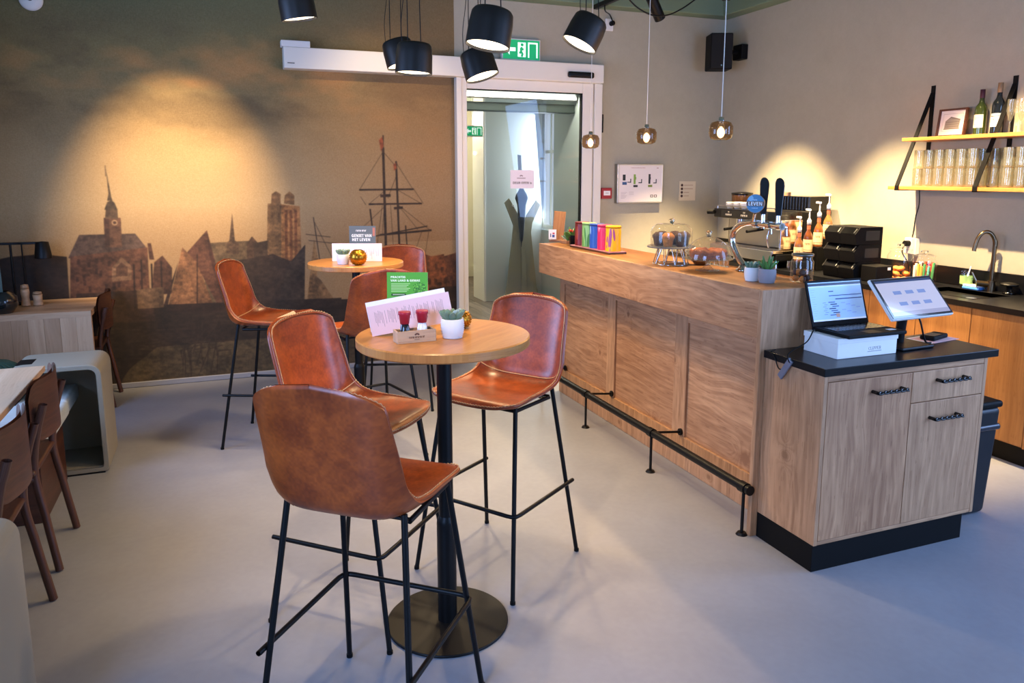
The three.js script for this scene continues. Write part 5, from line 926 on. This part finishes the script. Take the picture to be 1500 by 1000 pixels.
// ---------------------------------------------------------------- back bar: machines and supplies
const WY = WT + 0.0005;
{
  const g = thing('espresso_machine', 'black and chrome espresso machine with lettered front panel', 'coffee machine');
  const x0 = 4.20, x1 = 4.47, z0 = -5.78, z1 = -4.95;
  for (const [x, z] of [[4.27, z0 + 0.06], [4.27, z1 - 0.06], [x1 - 0.05, z0 + 0.06], [x1 - 0.05, z1 - 0.06]]) mesh('foot', cyl(0.025, 0.02, 0.06, 16), M.chrome, g, [x, WY, z]);
  mesh('base', rb(x0 + 0.02, x1, WY + 0.06, WY + 0.12, z0, z1, 0.01), M.blackMatte, g);
  mesh('drip_tray', rb(x0 - 0.02, x1 - 0.02, WY + 0.12, WY + 0.15, z0, z1, 0.006), M.chrome, g);
  mesh('tray_edge', rb(x0 - 0.028, x0 - 0.018, WY + 0.06, WY + 0.145, z0, z1, 0.004), M.steel, g);
  mesh('back_panel', rb(x1 - 0.10, x1, WY + 0.15, WY + 0.38, z0, z1, 0.01), M.steel, g);
  mesh('side_panel', rb(x0 + 0.05, x1 + 0.0, WY + 0.15, WY + 0.40, z1 - 0.012, z1 + 0.006, 0.006), M.chrome, g);
  mesh('head', rb(x0, x1, WY + 0.385, WY + 0.465, z0, z1, 0.008), M.blackGloss, g);
  mesh('front_lettering', plane(0.62, 0.06).rotateY(-Math.PI / 2), printed(640, 64, (k, W, H) => { k.fillStyle = '#0a0a0b'; k.fillRect(0, 0, W, H); k.fillStyle = '#e8e4dc'; letters(k, 110, 50, 90, 16, 6); letters(k, 110, 22, 20, 12, 2); letters(k, 330, 50, 90, 16, 6); letters(k, 330, 22, 30, 12, 3); }), g, [x0 - 0.0006, WY + 0.425, -5.36]);
  mesh('rail', [rod(V(x0 + 0.02, WY + 0.49, z0 + 0.02), V(x0 + 0.02, WY + 0.49, z1 - 0.02), 0.005), rod(V(x0 + 0.02, WY + 0.465, z0 + 0.03), V(x0 + 0.02, WY + 0.49, z0 + 0.03), 0.004), rod(V(x0 + 0.02, WY + 0.465, z1 - 0.03), V(x0 + 0.02, WY + 0.49, z1 - 0.03), 0.004)], M.chrome, g);
  for (const z of [-5.5, -5.2]) { const p = mesh('group_head', [cyl(0.035, 0.035, 0.07, 24).translate(x0 + 0.08, WY + 0.315, z)], M.chrome, g); mesh('portafilter', [rod(V(x0 + 0.08, WY + 0.31, z), V(x0 - 0.10, WY + 0.295, z + 0.02), 0.013, 14)], M.black, p); }
  mesh('steam_wand', curve([V(x0 + 0.03, WY + 0.385, z1 - 0.07), V(x0 + 0.0, WY + 0.33, z1 - 0.07), V(x0 - 0.02, WY + 0.24, z1 - 0.07), V(x0 + 0.0, WY + 0.17, z1 - 0.07)], 0.007, 24), M.chrome, g);
  mesh('steam_knob', rod(V(x0 - 0.001, WY + 0.43, z0 + 0.0), V(x0 - 0.03, WY + 0.43, z0 - 0.05), 0.02, 16), M.blackMatte, g);
}
for (let i = 0; i < 6; i++) { const m = mesh('coffee_cup', lathe([[0, 0], [0.022, 0], [0.034, 0.02], [0.038, 0.055], [0.035, 0.055], [0.031, 0.022], [0, 0.006]], 20), i % 2 ? M.paper : M.pot, null, [4.30 + (i % 2) * 0.085, WY + 0.4655, -5.68 + Math.floor(i / 2) * 0.10]); tag(m, 'white coffee cup on top of the espresso machine', 'cup', 'cups on the espresso machine'); }
{
  const g = thing('coffee_grinder', 'coffee grinder with brown bean hopper behind the espresso machine', 'grinder', [4.63, WY, onX(1087, 292, 4.63).z]);
  mesh('body', rb(-0.08, 0.08, 0, 0.36, -0.09, 0.09, 0.02), M.blackMatte, g);
  mesh('hopper', lathe([[0.04, 0.36], [0.06, 0.40], [0.095, 0.47], [0.097, 0.58]], 32), phys({ color: 0x6a4a34, transmission: 0.7, thickness: 0, roughness: 0.15 }), g); mesh('beans', lathe([[0, 0.39], [0.05, 0.39], [0.085, 0.47], [0.088, 0.52], [0, 0.53]], 28), std({ map: M.choc.map, roughness: 0.6 }), g);
  mesh('hopper_lid', lathe([[0, 0.59], [0.1, 0.58], [0.1, 0.595], [0.03, 0.605], [0, 0.605]], 32), M.blackGloss, g);
}
{
  const za = onX(1146, 290, 4.62).z, zb = onX(1198, 290, 4.62).z, top = onX(1170, 287, 4.62).y;
  const g = thing('bean_machine', 'black coffee machine with ribbed canister top beside syrup bottles', 'coffee machine');
  mesh('body', rb(4.53, 4.78, WY, top - 0.12, za, zb, 0.012), M.blackMatte, g); mesh('recess_panel', rb(4.524, 4.532, WY + 0.08, top - 0.2, za + 0.05, zb - 0.05, 0.003), M.blackGloss, g);
  mesh('canister', rb(4.55, 4.77, top - 0.12, top, za + 0.01, zb - 0.01, 0.006), M.blackGloss, g);
  const n = 12; for (let i = 0; i < n; i++) { const z = za + 0.02 + (zb - za - 0.04) * i / (n - 1); mesh('rib', rod(V(4.548, top - 0.115, z), V(4.548, top - 0.005, z), 0.009, 8), M.blackGloss, g); }
  const c = tag(mesh('wooden_knob', cyl(0.03, 0.03, 0.03, 20), M.pale2, null, [4.62, top + 0.0005, za + 0.06]), 'small round wooden lid on the black coffee machine', 'lid');
}
{ // stepped rack with four pump bottles
  const xs = [4.34, 4.42, 4.50, 4.58], px = [[1170, 317], [1184, 306], [1199, 295.5], [1213, 284]];
  const g = thing('bottle_rack', 'black stepped rack under the syrup bottles', 'rack');
  const info = xs.map((x, i) => { const p = onX(px[i][0], px[i][1], x); return { x, z: p.z + 0.02, top: p.y }; });
  info.forEach((q, i) => {
    const h = 0.36, y0 = Math.max(WY + 0.01, q.top - h);
    mesh('step', rb(q.x - 0.04, q.x + 0.04, WY, y0, q.z - 0.05, q.z + 0.05, 0.004), M.blackMatte, g);
    const b = thing('syrup_bottle', 'glass syrup bottle with cream label and white pump', 'bottle', [q.x, y0 + 0.0005, q.z], 0.25, 'syrup bottles on the stepped rack'), H = q.top - y0;
    mesh('bottle', lathe([[0, 0], [0.034, 0], [0.036, 0.005], [0.036, H * 0.36], [0.028, H * 0.44], [0.014, H * 0.52], [0.0135, H * 0.66], [0, H * 0.66]], 24), phys({ color: [0x6a4424, 0x5a3218, 0x7a4a24, 0x8a6238][i], roughness: 0.1, clearcoat: 0.5 }), b);
    mesh('label', new THREE.CylinderGeometry(0.0366, 0.0366, H * 0.27, 24, 1, true), printed(256, 100, (k, W, Hh) => { k.fillStyle = '#d9bd94'; k.fillRect(0, 0, W, Hh); k.fillStyle = '#5a3a24'; for (let j = 0; j < 3; j++) letters(k, 42 + j * 86, 44, 50, 16, 5); k.fillRect(0, 84, W, 4); }, { side: THREE.DoubleSide }), b, [0, H * 0.19, 0]);
    mesh('neck_band', lathe([[0.0145, H * 0.55], [0.0145, H * 0.64]], 20), std({ color: 0xa8583c, roughness: 0.5, side: THREE.DoubleSide }), b);
    const pm = mesh('pump', [lathe([[0, H * 0.66], [0.017, H * 0.66], [0.017, H * 0.74], [0.009, H * 0.78], [0.005, H * 0.8], [0.005, H * 0.96], [0, H * 0.97]], 20)], M.whiteMatte, b); mesh('spout', [rb(-0.012, 0.075, H * 0.955, H, -0.009, 0.009, 0.004)], M.whiteMatte, pm, null, [0, 0.9, 0]);
  });
}
{ // stacked black storage bins, two columns of three
  const zA = -4.52, w = 0.15;
  for (let c = 0; c < 2; c++) for (let r = 0; r < 3; r++) {
    const z0 = zA + c * (w + 0.004), y = WY + r * 0.128, g = thing('storage_bin', ['bottom', 'middle', 'top'][r] + ' black stacking bin in the column ' + (c ? 'beside the glass jars' : 'beside the syrup bottles'), 'storage bin', [0, 0, 0], 0, 'stacked black bins');
    const s = new THREE.Shape(); s.moveTo(4.32, 0); s.lineTo(4.56, 0); s.lineTo(4.56, 0.124); s.lineTo(4.345, 0.124); s.lineTo(4.30, 0.075); s.closePath();
    mesh('bin_body', new THREE.ExtrudeGeometry(s, { depth: w, bevelEnabled: true, bevelSize: 0.0015, bevelThickness: 0.0015, bevelSegments: 1 }).translate(0, y + 0.002, z0), M.blackMatte, g);
    mesh('front_flap', rb(-0.002, 0.002, -0.03, 0.03, -w / 2 + 0.01, w / 2 - 0.01, 0.001), M.blackGloss, g, [4.317, y + 0.102, z0 + w / 2], [0, 0, -0.75]);
    mesh('label_clip', rb(-0.003, 0.003, -0.022, 0.022, -0.004, 0.004, 0.001), M.steel, g, [4.314, y + 0.102, z0 + w - 0.014], [0, 0, -0.75]);
    mesh('side_rib', rb(4.40, 4.53, y + 0.03, y + 0.10, z0 + w, z0 + w + 0.004, 0.002), std({ color: 0x242320, roughness: 0.6 }), g);
  }
  const b = thing('black_box', 'small black box with white sticker beside the stacked bins', 'box', [4.42, WY, -4.12]); mesh('body', rb(-0.07, 0.09, 0, 0.115, -0.07, 0.07, 0.006), M.blackMatte, b); mesh('sticker', plane(0.03, 0.02), M.paper, b, [0.05, 0.095, 0.0706]);
  const o = thing('wall_socket_box', 'cream socket box with plug on the wall behind the bins', 'socket', [XR - 0.045, 1.16, -4.16]); mesh('plate', rb(0, 0.044, -0.06, 0.06, -0.05, 0.05, 0.006), M.white, o); mesh('plug', rod(V(-0.04, 0.02, -0.01), V(0, 0.02, -0.01), 0.022, 16), M.blackMatte, o); mesh('cable', curve([V(-0.04, 0.02, -0.01), V(-0.07, -0.04, 0), V(-0.04, -0.12, 0.03), V(-0.02, -0.235, 0.04)], 0.004, 20), M.black, o);
}
function bigJar(label, x, z, r, h) {
  const g = thing('storage_jar', label, 'jar', [x, WY, z]);
  mesh('jar', lathe([[0, 0.001], [r * 0.92, 0.001], [r, 0.012], [r, h * 0.78], [r * 0.84, h * 0.9], [r * 0.86, h * 0.95]], 40), M.glass, g);
  const l = mesh('lid', lathe([[r * 0.9, h * 0.95], [r * 0.88, h * 0.98], [r * 0.4, h * 1.04], [0, h * 1.05]], 40), M.glass, g); mesh('knob', lathe([[0, h * 1.05], [0.01, h * 1.05], [0.024, h * 1.09], [0.022, h * 1.14], [0, h * 1.15]], 20), M.glassSolid, l);
  return g;
}
{
  const a = [4.60, onX(1318, 385, 4.60).z], b = [4.58, onX(1353, 388, 4.58).z];
  bigJar('round glass jar of orange cookies on the worktop', a[0], a[1], 0.088, 0.235);
  for (let i = 0; i < 16; i++) { const t = i * 2.399, R = i < 7 ? 0.055 : i < 13 ? 0.05 : 0.025; const m = mesh('cookie', new THREE.SphereGeometry(0.026, 12, 9).scale(1, 0.62, 1), M.orange, null, [a[0] + Math.cos(t) * R, WY + 0.02 + (i < 7 ? 0 : i < 13 ? 0.035 : 0.07), a[1] + Math.sin(t) * R], [rr(-0.5, 0.5), 0, rr(-0.5, 0.5)]); tag(m, 'lumpy orange cookie inside the round glass jar', 'cookie', 'cookies in the glass jar'); }
  bigJar('glass jar of colourful wrapped sticks on the worktop', b[0], b[1], 0.084, 0.21);
  const cols = [[0xd8632c, 'orange'], [0x4a8a4a, 'green'], [0xe8dcc0, 'cream'], [0xc23a30, 'red'], [0xe0963c, 'amber']];
  for (let i = 0; i < 14; i++) { const [c, n] = cols[i % 5], t = i * 2.399, R = 0.015 + 0.045 * Math.sqrt(i / 14), p = V(Math.cos(t) * R, 0.012, Math.sin(t) * R), e = V(Math.cos(t) * R * 1.15 + 0.01, 0.135 + (i % 3) * 0.012, Math.sin(t) * R * 1.1); const m = mesh('snack_stick', rod(p, e, 0.009, 8), std({ color: c, roughness: 0.4 }), null, [b[0], WY, b[1]]); tag(m, `${n} wrapped snack stick inside the glass jar`, 'snack', `${n} sticks in the jar`); }
}
{ // loose cable on the wall below the shelf
  const m = mesh('shelf_cable', curve([V(XR - 0.006, SY1, onX(1347, 285, XR).z), onX(1346, 300, XR - 0.006), onX(1341, 318, XR - 0.006), onX(1338, 338, XR - 0.006), onX(1335, 352, XR - 0.006)], 0.003, 30, false, 6), M.black); tag(m, 'thin black cable hanging down the wall from lower shelf', 'cable');
}
// ---------------------------------------------------------------- on the back wall
{
  const a = onZ(905, 240, ZB + 0.06), b = onZ(970, 297, ZB + 0.06), w = b.x - a.x, h = a.y - b.y, g = thing('display_case', 'aluminium framed escape plan display on the cream wall', 'display', [(a.x + b.x) / 2, (a.y + b.y) / 2, ZB]);
  mesh('case', rb(-w / 2, w / 2, -h / 2, h / 2, 0.001, 0.055, 0.004), M.steel, g);
  mesh('frame', [rb(-w / 2, w / 2, h / 2 - 0.014, h / 2, 0.05, 0.062, 0.003), rb(-w / 2, w / 2, -h / 2, -h / 2 + 0.014, 0.05, 0.062, 0.003), rb(-w / 2, -w / 2 + 0.02, -h / 2, h / 2, 0.05, 0.062, 0.003), rb(w / 2 - 0.012, w / 2, -h / 2, h / 2, 0.05, 0.062, 0.003)], std({ color: 0xd8d4cc, roughness: 0.3, metalness: 0.8 }), g);
  mesh('print', plane(w - 0.03, h - 0.026), printed(640, 560, (k, W, H) => {
    k.fillStyle = '#e9dfdc'; k.fillRect(0, 0, W, H); k.fillStyle = '#a87a74'; letters(k, W / 2 - 40, 44, 210, 12, 18); k.fillRect(556, 34, 28, 10);
    const plan = (x, c1, c2) => { k.fillStyle = c1; k.fillRect(x, 140, 42, 90); k.fillStyle = c2; k.fillRect(x - 4, 286 - 34, 66, 44); k.fillStyle = '#2a3038'; k.fillRect(x + 70, 250, 56, 14); k.fillRect(x + 112, 204, 14, 56); };
    plan(52, '#22282c', '#3c5a86'); k.fillStyle = '#86a848'; k.fillRect(214, 136, 30, 150); k.fillRect(230, 176, 22, 40); k.fillStyle = '#22282c'; k.fillRect(212, 300, 64, 32); k.fillRect(286, 258, 50, 14); k.fillRect(326, 210, 14, 62);
    k.fillStyle = '#22282c'; k.fillRect(436, 132, 30, 150); k.fillRect(452, 178, 18, 36); k.fillStyle = '#7c8c3c'; k.fillRect(432, 298, 64, 34); k.fillStyle = '#2a3038'; k.fillRect(510, 262, 48, 14); k.fillRect(546, 210, 14, 62);
    k.fillStyle = '#9a8a88'; for (let i = 0; i < 6; i++) k.fillRect(30, 410 + i * 18, 90 - (i % 3) * 16, 3); for (let i = 0; i < 3; i++) k.fillRect(150, 404 + i * 20, 70, 3); k.fillStyle = '#4a4448'; k.fillRect(470, 452, 44, 40); k.fillRect(526, 452, 44, 40); k.fillStyle = '#e9dfdc'; k.fillRect(480, 462, 24, 20); k.fillRect(536, 462, 24, 20);
  }), g, [0.003, 0, 0.0605]);
}
{
  const p = onZ(888, 283, ZB + 0.03), g = thing('fire_alarm', 'red fire alarm call point beside the escape plan display', 'fire alarm', [p.x, p.y, ZB]);
  mesh('housing', rb(-0.056, 0.056, -0.052, 0.052, 0.001, 0.045, 0.006), std({ color: 0x9c1f22, roughness: 0.4 }), g); mesh('press_plate', rb(-0.036, 0.036, -0.02, 0.024, 0.045, 0.047, 0.002), M.paper, g); mesh('mark', plane(0.05, 0.012), printed(100, 24, (k, W, H) => { k.fillStyle = '#ece6e2'; k.fillRect(0, 0, W, H); k.fillStyle = '#5a5456'; k.fillRect(18, 8, 64, 8); }), g, [0, 0.002, 0.0476]);
  const q = onZ(1006.5, 279.5, ZB), n = thing('instruction_notice', 'small cream notice with four dark symbols on the wall', 'notice', [q.x, q.y, ZB]);
  mesh('plate', rb(-0.098, 0.098, -0.098, 0.098, 0.001, 0.006, 0.003), std({ color: 0xcfc0a4, roughness: 0.6 }), n);
  mesh('print', plane(0.18, 0.18), printed(200, 200, (k, W, H) => { k.fillStyle = '#d3c4a8'; k.fillRect(0, 0, W, H); for (let i = 0; i < 4; i++) { k.fillStyle = '#3c1c18'; k.beginPath(); k.arc(26, 36 + i * 40, 15, 0, 7); k.fill(); k.fillStyle = '#8a5a48'; k.fillRect(50, 34 + i * 40, i < 2 ? 120 : 70, 4); } }), n, [0, 0, 0.0065]);
  const s = onZ(878.5, 181, ZB), w = thing('door_switch', 'narrow black door switch on the wall beside the door frame', 'switch', [3.437, s.y, ZB]);
  mesh('plate', rb(-0.014, 0.014, -0.085, 0.085, 0.001, 0.03, 0.004), M.blackMatte, w); mesh('button', rb(-0.008, 0.008, -0.05, 0.05, 0.03, 0.034, 0.002), M.blackGloss, w);
}
{
  const p = onZ(1053, 77, -6.28), g = thing('wall_speaker', 'black wall loudspeaker on a bracket in the room corner', 'speaker', [p.x, p.y, -6.28], -0.35);
  const lo = rb(-0.105, 0.105, -0.165, 0.165, -0.10, 0.10, 0.012, 3); mesh('cabinet', lo, M.blackMatte, g); mesh('grille', rb(-0.098, 0.098, -0.156, 0.156, 0.10, 0.106, 0.004), std({ color: 0x0a0a0a, roughness: 0.85 }), g); mesh('emblem', new THREE.CircleGeometry(0.007, 16), M.chrome, g, [0.0, -0.13, 0.1065]);
  const k = thing('speaker_bracket', 'black bracket box holding the corner loudspeaker to the wall', 'bracket'); const c = onX(1081, 78, XR - 0.03);
  mesh('box', rb(XR - 0.075, XR - 0.001, c.y - 0.07, c.y + 0.07, -6.34, -6.20, 0.008), M.blackMatte, k); mesh('arm', rod(V(p.x + 0.09, c.y, -6.27), V(XR - 0.07, c.y, -6.27), 0.018, 14), M.blackMatte, k);
}
{ // plug and cable up by the cornice, track with a spot
  const p = onZ(893, 36, ZB), g = thing('cable_plug', 'white wall socket with black plug below the green beam', 'socket', [p.x, p.y, ZB]); mesh('plate', rb(-0.05, 0.03, -0.06, 0.05, 0.001, 0.02, 0.006), M.whiteMatte, g); mesh('plug', rod(V(0.005, 0.005, 0.02), V(0.005, 0.005, 0.06), 0.022, 16), M.blackMatte, g);
  const t0 = onZ(886, 8, -6.2), t1 = onZ(934, -10, -5.5);
  mesh('cable', curve([V(0.005, 0.02, 0.05), V(-0.05, 0.06, 0.1), V(t0.x - p.x, t0.y - p.y - 0.03, t0.z - ZB), V(t0.x - p.x, t0.y - p.y + 0.02, t0.z - ZB)], 0.006, 24, false, 6), M.black, g);
  const k = thing('lighting_track', 'black ceiling lighting track with spotlight above the bar', 'track light');
  mesh('track', rb(t0.x - 0.02, t0.x + 0.02, t0.y - 0.0, t0.y + 0.04, -6.38, -4.4, 0.004), M.black, k); mesh('drop_rod', [rod(V(t0.x, t0.y + 0.04, -6.0), V(t0.x, CEIL - 0.001, -6.0), 0.006), rod(V(t0.x, t0.y + 0.04, -4.8), V(t0.x, CEIL - 0.001, -4.8), 0.006)], M.black, k);
  const s0 = onZ(967, 28, -5.6), s1 = onZ(953, -6, -5.55), sp = mesh('spot_head', [rod(s0, s1, 0.045, 24)], M.black, k); mesh('spot_cable', curve([onZ(922, 0, -5.5), onZ(935, 12, -5.5), onZ(955, 22, -5.5), onZ(978, 22, -5.5), onZ(1000, 12, -5.5), onZ(1020, -2, -5.5)], 0.006, 40, false, 6), M.black, k);
  mesh('spot_bracket', rod(s1, V(s1.x, CEIL - 0.001, s1.z), 0.009), M.black, k);
}
{
  const p = onZ(46, 0, ZB), g = thing('smoke_detector', 'white round detector mounted high on the mural', 'detector', [p.x, p.y, ZB + 0.005]);
  mesh('housing', lathe([[0, 0], [0.075, 0], [0.078, 0.012], [0.07, 0.035], [0.035, 0.05], [0, 0.052]], 36).rotateX(Math.PI / 2), M.whiteMatte, g); mesh('lens', new THREE.SphereGeometry(0.022, 16, 10), M.blackGloss, g, [-0.0, 0.005, 0.047]);
}
renderer.render(scene, camera);
